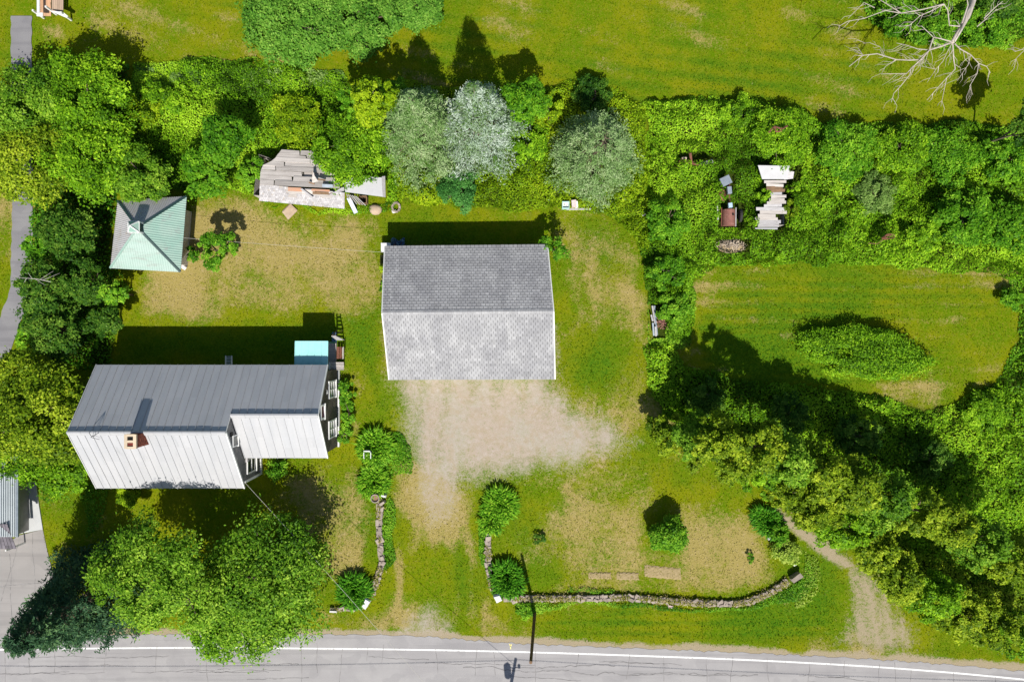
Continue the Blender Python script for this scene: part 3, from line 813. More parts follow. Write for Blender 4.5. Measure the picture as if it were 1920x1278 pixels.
# vented ridge caps: a raised strip, steep on the north side
def ridge_cap(parent, x0, x1, yr, zr, h=.13, hs=.05):
    mb = MB(); n = int((x1 - x0) / 22)
    for k in range(n):
        a, b_ = x0 + (x1 - x0) * k / n, x0 + (x1 - x0) * (k + 1) / n - .25
        dz = random.uniform(-.008, .008)
        prof = [(yr + 5.5, zr - .155 + .02), (yr + 5.0, zr - .10 + hs), (yr + .2, zr + h + dz), (yr - 2.2, zr + h - .03 + dz), (yr - 2.6, zr - .08)]
        for p, q in zip(prof[:-1], prof[1:]):
            mb.face([W(a, *p), W(b_, *p), W(b_, *q), W(a, *q)], t=.5)
        mb.face([W(a, *p) for p in prof], t=.4); mb.face([W(b_, *p) for p in prof][::-1], t=.4)
    return mb.build('ridge_cap', M['metal_roof'], parent)
ridge_cap(rS, HX0 - .6, HX1 + .4, YR, ZR); ridge_cap(rS2, HX1 + .6, HX2 + .6, YRW, ZRW)
# rake trims and gutters
for x, ys, yr, zr, rp_ in ((HX0 - .4, YS, YR, ZR, rS), (HX0 - .4, YN, YR, ZR, rN), (HX1 + .3, YS, YR, ZR, rS), (HX2 + .4, YSW, YRW, ZRW, rS2), (HX2 + .4, YN, YRW, ZRW, rN2)):
    mb = MB(); mb.bar(W(x, ys, ZE - .04), W(x, yr, zr - .04), .07, .14); mb.build('rake_board', M['white_paint'], rp_)

# windows
window_east(house, HX2 - .6, 726, 1.22, 1.05, 2.85, 2, 3, M['white_paint'], M['glass'])
window_east(house, HX2 - .6, 797, 1.26, 1.05, 2.85, 2, 3, M['white_paint'], M['glass'])
aw = window_east(house, HX2 - .6, 760.5, 1.02, 3.92, 4.85, 1, 1, M['white_paint'], M['maroon'], fw=.13)
aw['label'] = 'small attic window with dark red panel'
window_east(house, HX1, 808, .78, 4.35, 5.2, 1, 1, M['white_paint'], M['glass'], fw=.08)
window_east(house, HX1, 862, 1.05, 1.1, 2.75, 1, 2, M['white_paint'], M['glass'])
mb = MB(); mb.box(W(HX1 + .4, 795, 5.35), (.06, .28, .28)); mb.build('vent', M['soot'], house)
mb = MB(); mb.box(W(HX1 + .8, 849, 2.75), (.16, .30, .30)); mb.build('vent_hood', M['wood_white'], house)
# white barn star on the east gable
mb = MB(); c = W(HX2 - .3, 728.5, 3.35)
pts = []
for k in range(10):
    r = .20 if k % 2 == 0 else .085
    a = math.pi / 2 + k * math.pi / 5
    pts.append(c + Vector((.03, r * math.cos(a), r * math.sin(a))))
for k in range(10): mb.face([c + Vector((.08, 0, 0)), pts[k], pts[(k + 1) % 10]], t=.5)
mb.build('barn_star', M['white_paint'], house)

# chimney
cx0, cx1, cy0, cy1, cz = 338.5, 356, 790, 810.5, 7.15
mb = MB(); cc = W((cx0 + cx1) / 2, (cy0 + cy1) / 2); sx, sy = (cx1 - cx0) / 25.6, (cy1 - cy0) / 25.6
mb.box((cc.x, cc.y, 6.05), (sx - .03, sy - .03, 2.1)); ch = mb.build('chimney', M['mortar'], house)
mb = MB(); z = 5.3; row = 0
while z < cz - .09:
    for face in range(4):
        L = sy if face % 2 == 0 else sx
        nb = 4 if L > .72 else 3
        off = 0 if row % 2 == 0 else .5
        for k in range(nb + (1 if off else 0)):
            a = max(0, (k - off) / nb) * L - L / 2; b_ = min(1, (k + 1 - off) / nb) * L - L / 2
            if b_ - a < .03: continue
            mid = (a + b_) / 2; w = b_ - a - .012; pr = random.uniform(.008, .02)
            if face == 0: mb.box((cc.x + sx / 2 - .02 + pr, cc.y + mid, z + .035), (.05, w, .066))
            elif face == 2: mb.box((cc.x - sx / 2 + .02 - pr, cc.y + mid, z + .035), (.05, w, .066))
            elif face == 1: mb.box((cc.x + mid, cc.y + sy / 2 - .02 + pr, z + .035), (w, .05, .066))
            else: mb.box((cc.x + mid, cc.y - sy / 2 + .02 - pr, z + .035), (w, .05, .066))
    z += .078; row += 1
bk = mb.build('brickwork', M['brick'], ch); bk['kind'] = 'stuff'
mb = MB(); t_ = .13
for sgn in (-1, 1): mb.box((cc.x + sgn * (sx / 2 - .06), cc.y, cz + .0), (t_ + .06, sy + .10, .14))
for yy in (-sy / 2 + .01, 0, sy / 2 - .01): mb.box((cc.x, cc.y + yy, cz - .002), (sx - .16, t_ + .02, .14))
mb.build('cap', pmat('crown_cement', (.60, .49, .35), (.52, .42, .30), 5, .9, .4, 20, .1), ch)
mb = MB(); mb.box((cc.x, cc.y + .21, cz - .06), (sx - .2, .3, .05)); mb.build('flue', M['soot'], ch)
mb = MB(); mb.box((cc.x, cc.y - .2, cz - .02), (sx - .2, .3, .05)); mb.build('flue', pmat('flue_red', (.17, .03, .02), (.10, .02, .015), 6, .9, .3, 20, .1), ch)

# porch on the north side, teal flat roof
mb = MB()
px0, px1 = 573, 632
mb.slab([W(px0, 694, 2.55), W(px1, 694, 2.55), W(px1, 639, 2.42), W(px0, 639, 2.42)], .07)
porch = mb.build('porch_roof', M['teal_roof'], house); porch['label'] = 'flat turquoise porch roof'
mb = MB()
for k in range(1, 5): mb.bar(W(px0 + (px1 - px0) * k / 5, 693, 2.56), W(px0 + (px1 - px0) * k / 5, 639.6, 2.43), .02, .02)
mb.bar(W(px0, 639.6, 2.43), W(px1, 639.6, 2.43), .05, .05); mb.bar(W(px1 - .4, 693, 2.56), W(px1 - .4, 640.5, 2.43), .05, .05); mb.bar(W(px0 + .4, 693, 2.56), W(px0 + .4, 640.5, 2.43), .05, .05)
mb.build('batten', M['teal_roof'], porch)
for x in (px0 + 2, px1 - 2):
    mb = MB(); mb.box(W(x, 642, 1.2), (.12, .12, 2.4)); mb.build('porch_post', M['teal_dark'], house)
mb = MB(); mb.box(W((px0 + px1) / 2, 667, .12), ((px1 - px0) / 25.6, 1.9, .24)); mb.build('porch_floor', M['wood_grey'], house)
# cellar hatch at the north-east corner
mb = MB()
hx0, hx1, hy0, hy1 = 624, 647, 678, 693
mb.slab([W(hx0, hy1, .85), W(hx1, hy1, .35), W(hx1, hy0, .35), W(hx0, hy0, .85)], .06)
for k in range(5):
    t0, t1 = k / 5 + .01, (k + 1) / 5 - .02
    ya, yb = hy1 + (hy0 - hy1) * t0, hy1 + (hy0 - hy1) * t1
    mb.slab([W(hx0, ya, .87), W(hx1, ya, .37), W(hx1, yb, .37), W(hx0, yb, .87)], .03)
hatch = mb.build('cellar_hatch', M['wood_grey'], house)
mb = MB(); mb.bar(W(hx0, hy1, .9), W(hx0, hy0, .9), .1, .06); mb.build('hatch_trim', M['white_paint'], hatch)

# bent wire antenna on the ridge
ant = thing('roof_antenna', W(283, 789, 6.3), 'bent thin wire antenna standing on the metal roof ridge', 'antenna')
mb = MB()
ap = W(283, 793, 7.05)
for b_ in (W(268, 789, 6.38), W(284, 789, 6.38), W(275, 795, 6.2)): mb.tube([b_, ap], .016, 5)
mb.build('tripod', M['wire_black'], ant)
mb = MB(); mb.tube([ap, W(277, 795, 6.75), W(272, 797, 6.35), W(281, 801, 6.1)], .014, 5); mb.build('cable', M['wire_black'], ant)

# ---------------------------------------------------------------- garage
gar = thing('garage', W(880, 585, 0), 'wide garage with grey asphalt shingle gable roof beside the gravel yard', 'garage')
GE, GR = 2.45, 4.45
eN = (P(722, 462, GE), P(1026, 459, GE)); eS = (P(730, 711, GE), P(1040, 710, GE)); rg = (P(717, 586, GR), P(1037.5, 583, GR))
def shingle_mat():
    m, nt, b = new_mat('asphalt_shingle')
    v = coords(nt)
    col = mixc(nt, sharpen(nt, noise(nt, v, .55, 5), .35, .68), (.265, .265, .275), (.345, .345, .35))
    col = mixc(nt, mth(nt, 'MULTIPLY', sharpen(nt, noise(nt, coords(nt, (2.2, .35, 1)), .9, 5), .52, .75), .6), col, (.44, .44, .44))
    col = mixc(nt, mth(nt, 'MULTIPLY', sharpen(nt, noise(nt, v, .8, 5), .63, .8), .6), col, (.17, .17, .18))
    t = mth(nt, 'MULTIPLY_ADD', tint_at(nt), .30, .86)
    hs = nt.nodes.new('ShaderNodeHueSaturation'); nt.links.new(t, hs.inputs['Value']); nt.links.new(col, hs.inputs['Color'])
    nt.links.new(hs.outputs[0], b.inputs['Base Color']); b.inputs['Roughness'].default_value = .9; b.inputs['Specular IOR Level'].default_value = .15
    bp = nt.nodes.new('ShaderNodeBump'); bp.inputs['Strength'].default_value = .4; bp.inputs['Distance'].default_value = .01
    nt.links.new(noise(nt, v, 60, 3), bp.inputs['Height']); nt.links.new(bp.outputs[0], b.inputs['Normal'])
    return m
M['asphalt_shingle'] = shingle_mat()
M['shingle_gap'] = pmat('shingle_gap', (.05, .05, .055), (.07, .07, .075), 3, .95, .2, 20, .1)
def shingle_slope(parent, e0, e1, r0, r1, rows, tab_w):
    """tabbed courses between the eave e0-e1 and the ridge r0-r1"""
    nrm = (e1 - e0).cross(r0 - e0).normalized()
    if nrm.z < 0: nrm = -nrm
    dk = MB(); q = [e0, e1, r1, r0]
    if (q[1] - q[0]).cross(q[3] - q[0]).z < 0: q = [e1, e0, r0, r1]
    dk.slab(q, .12)
    deck = dk.build('roof', M['shingle_gap'], parent)
    mb = MB()
    for r in range(rows):
        v0, v1 = r / rows - .0, min((r + 1.0) / rows, 1)
        if r == 0: v0 = -.006
        a, b_ = lerp(e0, r0, v0), lerp(e1, r1, v0); c, d = lerp(e0, r0, v1), lerp(e1, r1, v1)
        L = (b_ - a).length; n = int(round(L / tab_w)); off = (.5 if r % 2 else 0) + random.uniform(-.04, .04)
        drift = random.uniform(.9, 1.1)
        for k in range(-1, n + 1):
            u0, u1 = (k + off) / n + .0011, (k + 1 + off) / n - .0011
            u0, u1 = max(u0, 0), min(u1, 1)
            if u1 - u0 < .003: continue
            h0 = .026 + random.uniform(-.004, .006); h1 = .006
            sag = random.uniform(0, .05) / rows
            p = [lerp(a, b_, u0) + nrm * h0, lerp(a, b_, u1) + nrm * h0, lerp(c, d, u1) + nrm * h1, lerp(c, d, u0) + nrm * h1]
            p4, p5 = lerp(a, b_, u0) + nrm * .001, lerp(a, b_, u1) + nrm * .001
            t = min(1, max(0, random.gauss(.5, .22) * drift))
            mb.idx(p + [p4, p5], [(0, 1, 2, 3), (4, 5, 1, 0), (3, 4, 0), (1, 5, 2)], t)
    s = mb.build('shingles', M['asphalt_shingle'], deck); s['kind'] = 'stuff'
    return deck
shingle_slope(gar, eS[0], eS[1], rg[0], rg[1], 25, .30)
dN = shingle_slope(gar, eN[0], eN[1], rg[0], rg[1], 25, .30)
mb = MB(); n = 62
for k in range(n):
    a, b_ = lerp(rg[0], rg[1], k / n), lerp(rg[0], rg[1], (k + .93) / n)
    z0 = .045 + random.uniform(0, .012)
    for s_y in (-1, 1):
        dn = Vector((0, s_y * .15, -.065))
        mb.face([a + Vector((0, 0, z0)), b_ + Vector((0, 0, z0 - .012)), b_ + dn + Vector((0, 0, z0 - .012)), a + dn + Vector((0, 0, z0))], t=random.uniform(.3, 1))
rc = mb.build('ridge_shingles', M['asphalt_shingle'], dN); rc['kind'] = 'stuff'
for e, r, sg in ((eN[0], rg[0], -.03), (eS[0], rg[0], -.03), (eN[1], rg[1], .03), (eS[1], rg[1], .03)):
    mb = MB(); mb.bar(e + Vector((sg, 0, -.05)), r + Vector((sg, 0, -.05)), .07, .16); mb.build('rake_board', M['white_paint'], gar)
mb = MB()
gi = .35
wN0, wN1 = eN[0] + Vector((gi, -gi, 0)), eN[1] + Vector((-gi, -gi, 0)); wS0, wS1 = eS[0] + Vector((gi, gi, 0)), eS[1] + Vector((-gi, gi, 0))
def dn(v): return Vector((v.x, v.y, 0))
for a, b_ in ((wS0, wS1), (wN1, wN0)): mb.face([dn(a), dn(b_), b_, a])
g0 = Vector((wN0.x, rg[0].y, GR - .25)); g1 = Vector((wN1.x, rg[1].y, GR - .25))
mb.face([dn(wN0), dn(wS0), wS0, g0, wN0]); mb.face([dn(wS1), dn(wN1), wN1, g1, wS1])
mb.build('wall', M['siding'], gar)
for t0, t1 in ((.10, .45), (.55, .90)):
    mb = MB(); a, b_ = lerp(wS0, wS1, t0), lerp(wS0, wS1, t1)
    for k in range(4): mb.box(((a.x + b_.x) / 2, a.y - .04, .3 + k * .52), ((b_.x - a.x), .05, .5))
    mb.build('garage_door', M['white_paint'], gar)

# ---------------------------------------------------------------- hip-roofed shed with cupola
shed = thing('hip_roof_shed', P(288, 440, 0), 'square shed with mint green corrugated hip roof and tiny white trimmed cupola', 'shed')
SE_, SA_ = 2.25, 3.85
cNE, cSE, cSW, cNW = P(350, 368, SE_), P(338.5, 510, SE_), P(207, 502.5, SE_), P(221, 376, SE_)
apx = P(258, 427, SA_)
def ribbed(parent, A, B, C, n, mat, name='roof_panel'):
    nrm = (B - A).cross(C - A).normalized()
    if nrm.z < 0: nrm = -nrm
    mb = MB()
    def top(u): return lerp(A, C, u / .5) if u <= .5 else lerp(B, C, (1 - u) / .5)
    # each rib a narrow raised strip running up the slope
    m_ = n * 3
    prof = [0, .03, .012]
    for k in range(m_):
        u0, u1 = k / m_, (k + 1) / m_
        h0, h1 = prof[k % 3], prof[(k + 1) % 3]
        p = [lerp(A, B, u0) + nrm * h0, lerp(A, B, u1) + nrm * h1, top(u1) + nrm * h1, top(u0) + nrm * h0]
        mb.face(p, t=random.uniform(.35, .65))
    return mb.build(name, mat, parent)
mb = MB()
for a, b_ in ((cSW, cSE), (cSE, cNE), (cNE, cNW), (cNW, cSW)): mb.face([a - Vector((0, 0, .05)), b_ - Vector((0, 0, .05)), apx - Vector((0, 0, .06))])
srf = mb.build('roof', M['wood_brown'], shed)
ribbed(srf, cSW, cSE, apx, 30, M['mint_south']); ribbed(srf, cSE, cNE, apx, 33, M['mint']); ribbed(srf, cNE, cNW, apx, 30, M['tin_grey']); ribbed(srf, cNW, cSW, apx, 33, M['tin_grey'])
for c, mt in ((cSE, 'tin_dark'), (cNE, 'tin_dark'), (cNW, 'tin_dark'), (cSW, 'mint')):
    mb = MB(); mb.bar(c + Vector((0, 0, .05)), lerp(c, apx, .93) + Vector((0, 0, .05)), .13, .05); mb.build('hip_cap', M[mt], srf)
mb = MB()
ins = .3; ctr = (cNE + cSE + cSW + cNW) / 4
wc = [lerp(c, ctr, .26) for c in (cSW, cSE, cNE, cNW)]
for a, b_ in zip(wc, wc[1:] + wc[:1]): mb.face([dn(a), dn(b_), b_, a])
mb.build('wall', M['wood_grey'], shed)
# cupola
cup0 = P(258.5, 427.5, 3.75); cs = .36; ct = 4.28
cpl = [Vector((cup0.x + sx * cs, cup0.y + sy * cs, 0)) for sx, sy in ((-1, -1), (1, -1), (1, 1), (-1, 1))]
mb = MB(); mb.box((cup0.x, cup0.y, 3.85), (cs * 1.7, cs * 1.7, .9)); cu = mb.build('cupola', M['tin_dark'], shed)
mb = MB()
for c in cpl: mb.box((lerp(Vector((cup0.x, cup0.y, 0)), c, .9).x, lerp(Vector((cup0.x, cup0.y, 0)), c, .9).y, 3.88), (.09, .09, .84))
for a, b_ in zip(cpl, cpl[1:] + cpl[:1]): mb.bar(Vector((a.x, a.y, ct - .03)), Vector((b_.x, b_.y, ct - .03)), .07, .06)
mb.build('trim', M['white_paint'], cu)
ca = Vector((cup0.x, cup0.y, 4.72)); ck4 = [Vector((c.x, c.y, ct)) for c in cpl]
mb = MB()
for (a, b_), m_i in zip(zip(ck4, ck4[1:] + ck4[:1]), (0, 0, 0, 0)): mb.face([a, b_, ca])
cr = mb.build('cupola_roof', M['mint'], cu)
mb = MB()
for c in ck4: mb.bar(c + Vector((0, 0, .02)), ca + Vector((0, 0, .03)), .06, .04)
mb.build('hip_trim', M['white_paint'], cu)

# ---------------------------------------------------------------- collapsed shed under the tree
ruin = thing('collapsed_shed', P(570, 345, 0), 'collapsed long shed with weathered plank roof and peeling shingles', 'shed')
def plank_quad(p4, zs, th, mat, parent, name, t=None):
    mb = MB(); q = [P(x, y, z) for (x, y), z in zip(p4, zs)]
    if (q[1] - q[0]).cross(q[3] - q[0]).z < 0: q = q[::-1]
    mb.slab(q, th, t); return mb.build(name, mat, parent)
RZ, RS_, RN_ = 2.5, 1.75, 1.9
def rx_left(y):  # left outline of the roof by plate row
    pts = [(277, 528), (283, 525), (300, 512), (306, 494), (312, 491), (338, 487), (376, 485)]
    for (y0, x0), (y1, x1) in zip(pts[:-1], pts[1:]):
        if y0 <= y <= y1: return x0 + (x1 - x0) * (y - y0) / (y1 - y0)
    return 485
tilt = .055
ny_ = 8
edges = [278, 286.5, 293, 301, 309, 318, 327, 336, 346]
for k in range(len(edges) - 1):
    y0, y1 = edges[k] + .1, edges[k + 1] - .15
    z0 = RN_ + (RZ - RN_) * (y0 - 278) / 68; z1 = RN_ + (RZ - RN_) * (y1 - 278) / 68
    xa = rx_left((y0 + y1) / 2) + random.uniform(-1.5, 1.5); xb = 605 + k * 4.5 + random.uniform(-6, 6)
    cuts = [xa] + sorted(random.uniform(xa + 25, xb - 25) for _ in range(random.choice([1, 2]))) + [xb]
    for a, b_ in zip(cuts[:-1], cuts[1:]):
        sk = lambda x: (x - 487) * tilt
        dz = random.uniform(-.03, .04); dr = random.uniform(-1.6, 1.6)
        if 560 < (a + b_) / 2 < 600 and k == 5 and b_ - a < 60: dz = -.2
        a0_, a1_ = (rx_left(y0) + random.uniform(-1, 1), rx_left(y1) + random.uniform(-1, 1)) if a == xa else (a + .6 + random.uniform(-1, 1.5), a + .6)
        plank_quad([(a1_, y1 + sk(a)), (b_ - .6, y1 + sk(b_) + dr), (b_ - .6 + random.uniform(-2, 1), y0 + sk(b_) + dr), (a0_, y0 + sk(a))], [z1 + dz, z1 + dz, z0 + dz, z0 + dz], .035, M['wood_grey'], ruin, 'roof_plank')
# south slope: torn shingle courses over exposed boards
mb = MB()
q = [P(486, 376, RS_ - .05), P(646, 391, RS_ - .05), P(646, 361, RZ - .06), P(487, 345, RZ - .06)]
mb.slab(q, .05); sdk = mb.build('roof_deck', M['wood_grey'], ruin)
mb = MB(); rows = 8
sn = (q[1] - q[0]).cross(q[3] - q[0]).normalized()
for r in range(rows):
    v0, v1 = r / rows, (r + 1.12) / rows
    n = 46; off = .5 * (r % 2)
    for k in range(n):
        u0, u1 = (k + off) / n + .001, (k + 1 + off) / n - .001
        if u1 > 1: continue
        torn = (.30 < u0 < .80) and (r >= 5) and not (.52 < u0 < .60)
        torn = torn or (.33 < u0 < .43 and r >= 3) or (random.random() < .10) or (u0 > .86 and r > 5 and random.random() < .3)
        if torn: continue
        h = random.uniform(.03, .06)
        a, b_, c, d = lerp(lerp(q[0], q[1], u0), lerp(q[3], q[2], u0), v0), lerp(lerp(q[0], q[1], u1), lerp(q[3], q[2], u1), v0), lerp(lerp(q[0], q[1], u1), lerp(q[3], q[2], u1), min(v1, 1)), lerp(lerp(q[0], q[1], u0), lerp(q[3], q[2], u0), min(v1, 1))
        mb.slab([a + sn * h, b_ + sn * h, c + sn * .012, d + sn * .012], .01)
s = mb.build('shingles', M['wood_white'], sdk); s['kind'] = 'stuff'
for (xa, xb, ya, yb, mt) in ((540, 566, 351, 358, 'wood_rust'), (566, 590, 355, 363, 'wood_grey'), (584, 618, 354, 358, 'wood_rust'), (586, 624, 359, 364, 'wood_brown'), (600, 622, 364.5, 370, 'wood_grey'), (604, 624, 345, 351, 'steel_blue')):
    t = (ya - 345) / 40
    z0, z1 = RZ - (RZ - RS_) * (ya - 347 - (xa - 487) * .09) / 31 + .0, RZ - (RZ - RS_) * (yb - 347 - (xa - 487) * .09) / 31 + .0
    plank_quad([(xa, yb), (xb, yb + (xb - xa) * .05), (xb, ya + (xb - xa) * .05), (xa, ya)], [z1, z1, z0, z0], .025, M[mt], ruin, 'exposed_board')
plank_quad([(563, 355), (584, 372), (588, 370), (566, 353)], [2.6, 2.3, 2.35, 2.65], .03, M['wood_white'], ruin, 'loose_board')
plank_quad([(616, 366), (645, 358), (645, 351), (640, 352)], [2.35, 2.5, 2.55, 2.6], .03, M['wood_white'], ruin, 'loose_board')
plank_quad([(585, 344), (597, 340), (590, 330), (586, 320)], [2.65, 2.6, 2.9, 3.15], .03, M['wood_grey'], ruin, 'upturned_board')
mb = MB()
for a, b_ in (((586, 321), (587, 333)), ((596, 336), (610, 338)), ((579, 342), (590, 345))): mb.bar(P(*a, 2.7), P(*b_, 2.6), .08, .08)
mb.build('rafter', M['wood_brown'], ruin)
sh = plank_quad([(624, 357), (718, 369), (716, 333), (660, 330)], [2.2, 2.0, 2.15, 2.3], .03, M['sheet_white'], ruin, 'roof_sheet')
sh['label'] = 'smooth white metal roof sheet'
plank_quad([(717, 369), (723, 370), (722, 330), (716, 331)], [2.0, 1.9, 2.1, 2.2], .04, M['wood_white'], ruin, 'trim_board')
mb = MB()
for i in range(6):
    a = (650 + i * 3.5, 364 + i * .8); mb.bar(P(a[0], a[1], 1.6), P(a[0] + 8 + i * 2, a[1] + 17, .25), .07, .03)
mb.build('fallen_lath', M['wood_white'], ruin)
mb = MB()
for a, b_ in zip([P(490, 374, 0), P(643, 388, 0), P(640, 350, 0), P(500, 300, 0)], [P(643, 388, 0), P(640, 350, 0), P(500, 300, 0), P(490, 374, 0)]):
    mb.face([a, b_, b_ + Vector((0, 0, 1.55)), a + Vector((0, 0, 1.55))])
mb.build('wall', M['wood_grey'], ruin)
for p4 in ([(650, 372), (657, 370), (671, 398), (664, 401)],):
    o = MB(); o.slab([P(p4[0][0], p4[0][1], .9), P(p4[3][0], p4[3][1], .2), P(p4[2][0], p4[2][1], .2), P(p4[1][0], p4[1][1], .9)], .05)
    tag(o.build('metal_panel', M['steel_blue'], org=P(660, 386)), 'blue grey metal panel leaning against the collapsed shed', 'panel')
bx = thing('wooden_crate', P(683, 378), 'dark open crate under the white roof sheet of the collapsed shed', 'crate')
c = P(683, 377)
for nm, ctr_, sz in (('side', (c.x - .28, c.y, .3), (.05, .5, .55)), ('side', (c.x + .28, c.y, .3), (.05, .5, .55)), ('side', (c.x, c.y + .25, .3), (.51, .05, .55)), ('side', (c.x, c.y - .25, .3), (.51, .05, .55)), ('base', (c.x, c.y, .1), (.51, .44, .05))):
    mb = MB(); mb.box(ctr_, sz); mb.build(nm, M['wood_brown'] if nm == 'side' else M['soot'], bx)

# ---------------------------------------------------------------- vine-covered ruin on the right
ru2 = thing('ruined_hut', P(1455, 370, 0), 'broken plank hut roof half swallowed by vines', 'hut')
plank_quad([(1429, 336), (1476, 336), (1481, 311), (1421, 310)], [1.35, 1.35, 1.7, 1.7], .04, M['sheet_white'], ru2, 'roof_sheet')
plank_quad([(1470, 337), (1487, 335), (1489, 322), (1478, 320)], [1.3, 1.2, 1.4, 1.5], .03, M['wood_white'], ru2, 'loose_board')
yy = 338
for k in range(15):
    h = random.uniform(5.2, 7.2); xa = 1433 + random.uniform(-3, 3) + (8 if 350 < yy < 378 else 0) - (12 if yy > 385 else 0); xb = 1474 - random.uniform(0, 8) - (10 if yy > 400 else 0)
    if yy + h > 430: break
    z = 1.3 - (yy - 338) / 92 * .45
    xa += random.uniform(-4, 6); xb += random.uniform(-7, 4)
    mt = random.choice(['wood_white', 'wood_grey', 'wood_grey', 'wood_brown' if k % 4 == 1 else 'wood_white'])
    if 346 < yy < 358: mt = 'wood_brown'
    plank_quad([(xa, yy + h - .1), (xb, yy + h - .1 + (jw := random.uniform(-1.6, 1.6))), (xb, yy + jw + random.uniform(-.5, .5)), (xa, yy)], [z - .035 + random.uniform(-.01, .015)] * 2 + [z + random.uniform(-.01, .01)] * 2, .03, M[mt], ru2, 'roof_plank')
    yy += h
plank_quad([(1416, 429), (1458, 430), (1458, 427), (1416, 427)], [.9] * 4, .05, M['sheet_white'], ru2, 'eave_board')
mb = MB()
for a, b_ in zip([(1436, 425), (1462, 425), (1462, 330), (1436, 330)], [(1462, 425), (1462, 330), (1436, 330), (1436, 425)]):
    a3, b3 = P(*a), P(*b_); mb.face([a3, b3, b3 + Vector((0, 0, .8)), a3 + Vector((0, 0, .8))])
mb.build('wall', M['wood_grey'], ru2)

# ---------------------------------------------------------------- neighbour's buildings at the frame edge
nb = thing('corrugated_outbuilding', P(5, 925, 0), 'low grey outbuilding with corrugated metal roof at left edge of the asphalt apron', 'outbuilding')
mb = MB(); x = -90.0
while x < 31:
    a, b_ = x, x + 4.2
    for (u0, h0), (u1, h1) in (((a, 0), (a + 2.9, .0)), ((a + 2.9, 0), (a + 3.5, .07)), ((a + 3.5, .07), (b_, 0))):
        k = lambda u: 2.3 + (31 - u) * .012
        mb.face([P(u0, 1006, k(u0) + h0), P(u1, 1006, k(u1) + h1), P(u1, 855, k(u1) + h1), P(u0, 855, k(u0) + h0)], t=.5)
    x = b_
mb.build('roof', pmat('tin_pale', (.42, .46, .48), (.37, .41, .43), 1, .5, .1, 10, .08), nb)
mb = MB(); mb.bar(P(32.5, 1006, 2.28), P(32.5, 855, 2.28), .16, .12); mb.build('gutter', M['steel_blue'], nb)
mb = MB(); mb.box(P(-25, 930, 1.1), (4.6, 5.4, 2.2)); mb.build('wall', M['siding'], nb)
mb = MB(); q = [P(-60, 1029, 2.0), P(31, 1028, 2.0), P(14, 982, 2.7), P(-60, 982, 2.7)]
for r in range(7):
    v0, v1 = r / 7, (r + 1.1) / 7
    for k in range(14):
        u0, u1 = k / 14 + .004, (k + 1) / 14 - .004
        mb.slab([lerp(lerp(q[0], q[1], u0), lerp(q[3], q[2], u0), v0) + Vector((0, 0, .04)), lerp(lerp(q[0], q[1], u1), lerp(q[3], q[2], u1), v0) + Vector((0, 0, .04)), lerp(lerp(q[0], q[1], u1), lerp(q[3], q[2], u1), min(v1, 1)) + Vector((0, 0, .01)), lerp(lerp(q[0], q[1], u0), lerp(q[3], q[2], u0), min(v1, 1)) + Vector((0, 0, .01))], .03)
pr_ = mb.build('porch_roof', M['roof_purple'], nb); pr_['kind'] = 'stuff'; pr_['label'] = 'dark purple grey shingled porch roof'
for x in (-2, 29):
    mb = MB(); mb.box(P(x, 1024, .97), (.1, .1, 1.9)); mb.build('porch_post', M['white_paint'], nb)
mb = MB(); mb.slab([P(34, 1001, .06), P(80, 992, .06), P(66, 905, .06), P(34, 900, .06)], .10); cp = mb.build('concrete_slab', M['pad_concrete']); cp['kind'] = 'structure'

dk_ = thing('neighbour_deck', P(100, 10, 0), 'orange tan wooden deck with white railings at top left corner', 'deck')
for k in range(6):
    mb = MB(); x0 = 74 + k * 3.6
    mb.slab([P(x0, 30, .5), P(x0 + 3.4, 30.5, .5), P(x0 + 3.4, -60, .5), P(x0, -60, .5)], .04); mb.build('deck_board', M['deck_orange'], dk_)
for k in range(6):
    mb = MB(); x0 = 97 + k * 3.6
    mb.slab([P(x0, 22, .62), P(x0 + 3.4, 22, .62), P(x0 + 3.4, -60, .62), P(x0, -60, .62)], .04); mb.build('deck_board', M['deck_tan'], dk_)
mb = MB(); mb.slab([P(69, 27, 1.25), P(74, 27, 1.25), P(74, -60, 1.25), P(69, -60, 1.25)], .08); mb.slab([P(68.5, 30, 1.3), P(80, 31, 1.3), P(80, 24, 1.3), P(68.5, 24, 1.3)], .08); mb.build('railing', M['white_paint'], dk_)
mb = MB(); mb.slab([P(93, 20, .95), P(125, 34, .95), P(127, 30, .95), P(118, 23, .95)], .06); mb.build('railing', M['white_paint'], dk_)
for p in ((72, 27), (72, 0), (124, 31), (96, 20)):
    mb = MB(); mb.box(P(p[0], p[1], .6), (.12, .12, 1.2)); mb.build('post', M['white_paint'], dk_)

# ================================================================== PLANTS
def unit(v): return v / (np.linalg.norm(v, axis=-1, keepdims=True) + 1e-9)
def leaf_quads(pos, nrm, size, rs, aspect=.55, fold=.18, along=None):
    """diamond leaves, gently folded along the midrib -> (4N,3)"""
    n = len(pos)
    r = unit(rs.normal(size=(n, 3))) if along is None else along
    t = unit(r - nrm * np.sum(r * nrm, -1, keepdims=True))
    b = np.cross(nrm, t)
    s = size[:, None]
    droop = nrm * s * fold
    v = np.stack([pos - t * s * .5, pos + b * s * aspect * .5 - droop, pos + t * s * .5 - droop * .5, pos - b * s * aspect * .5 - droop], 1)
    return v.reshape(-1, 3)

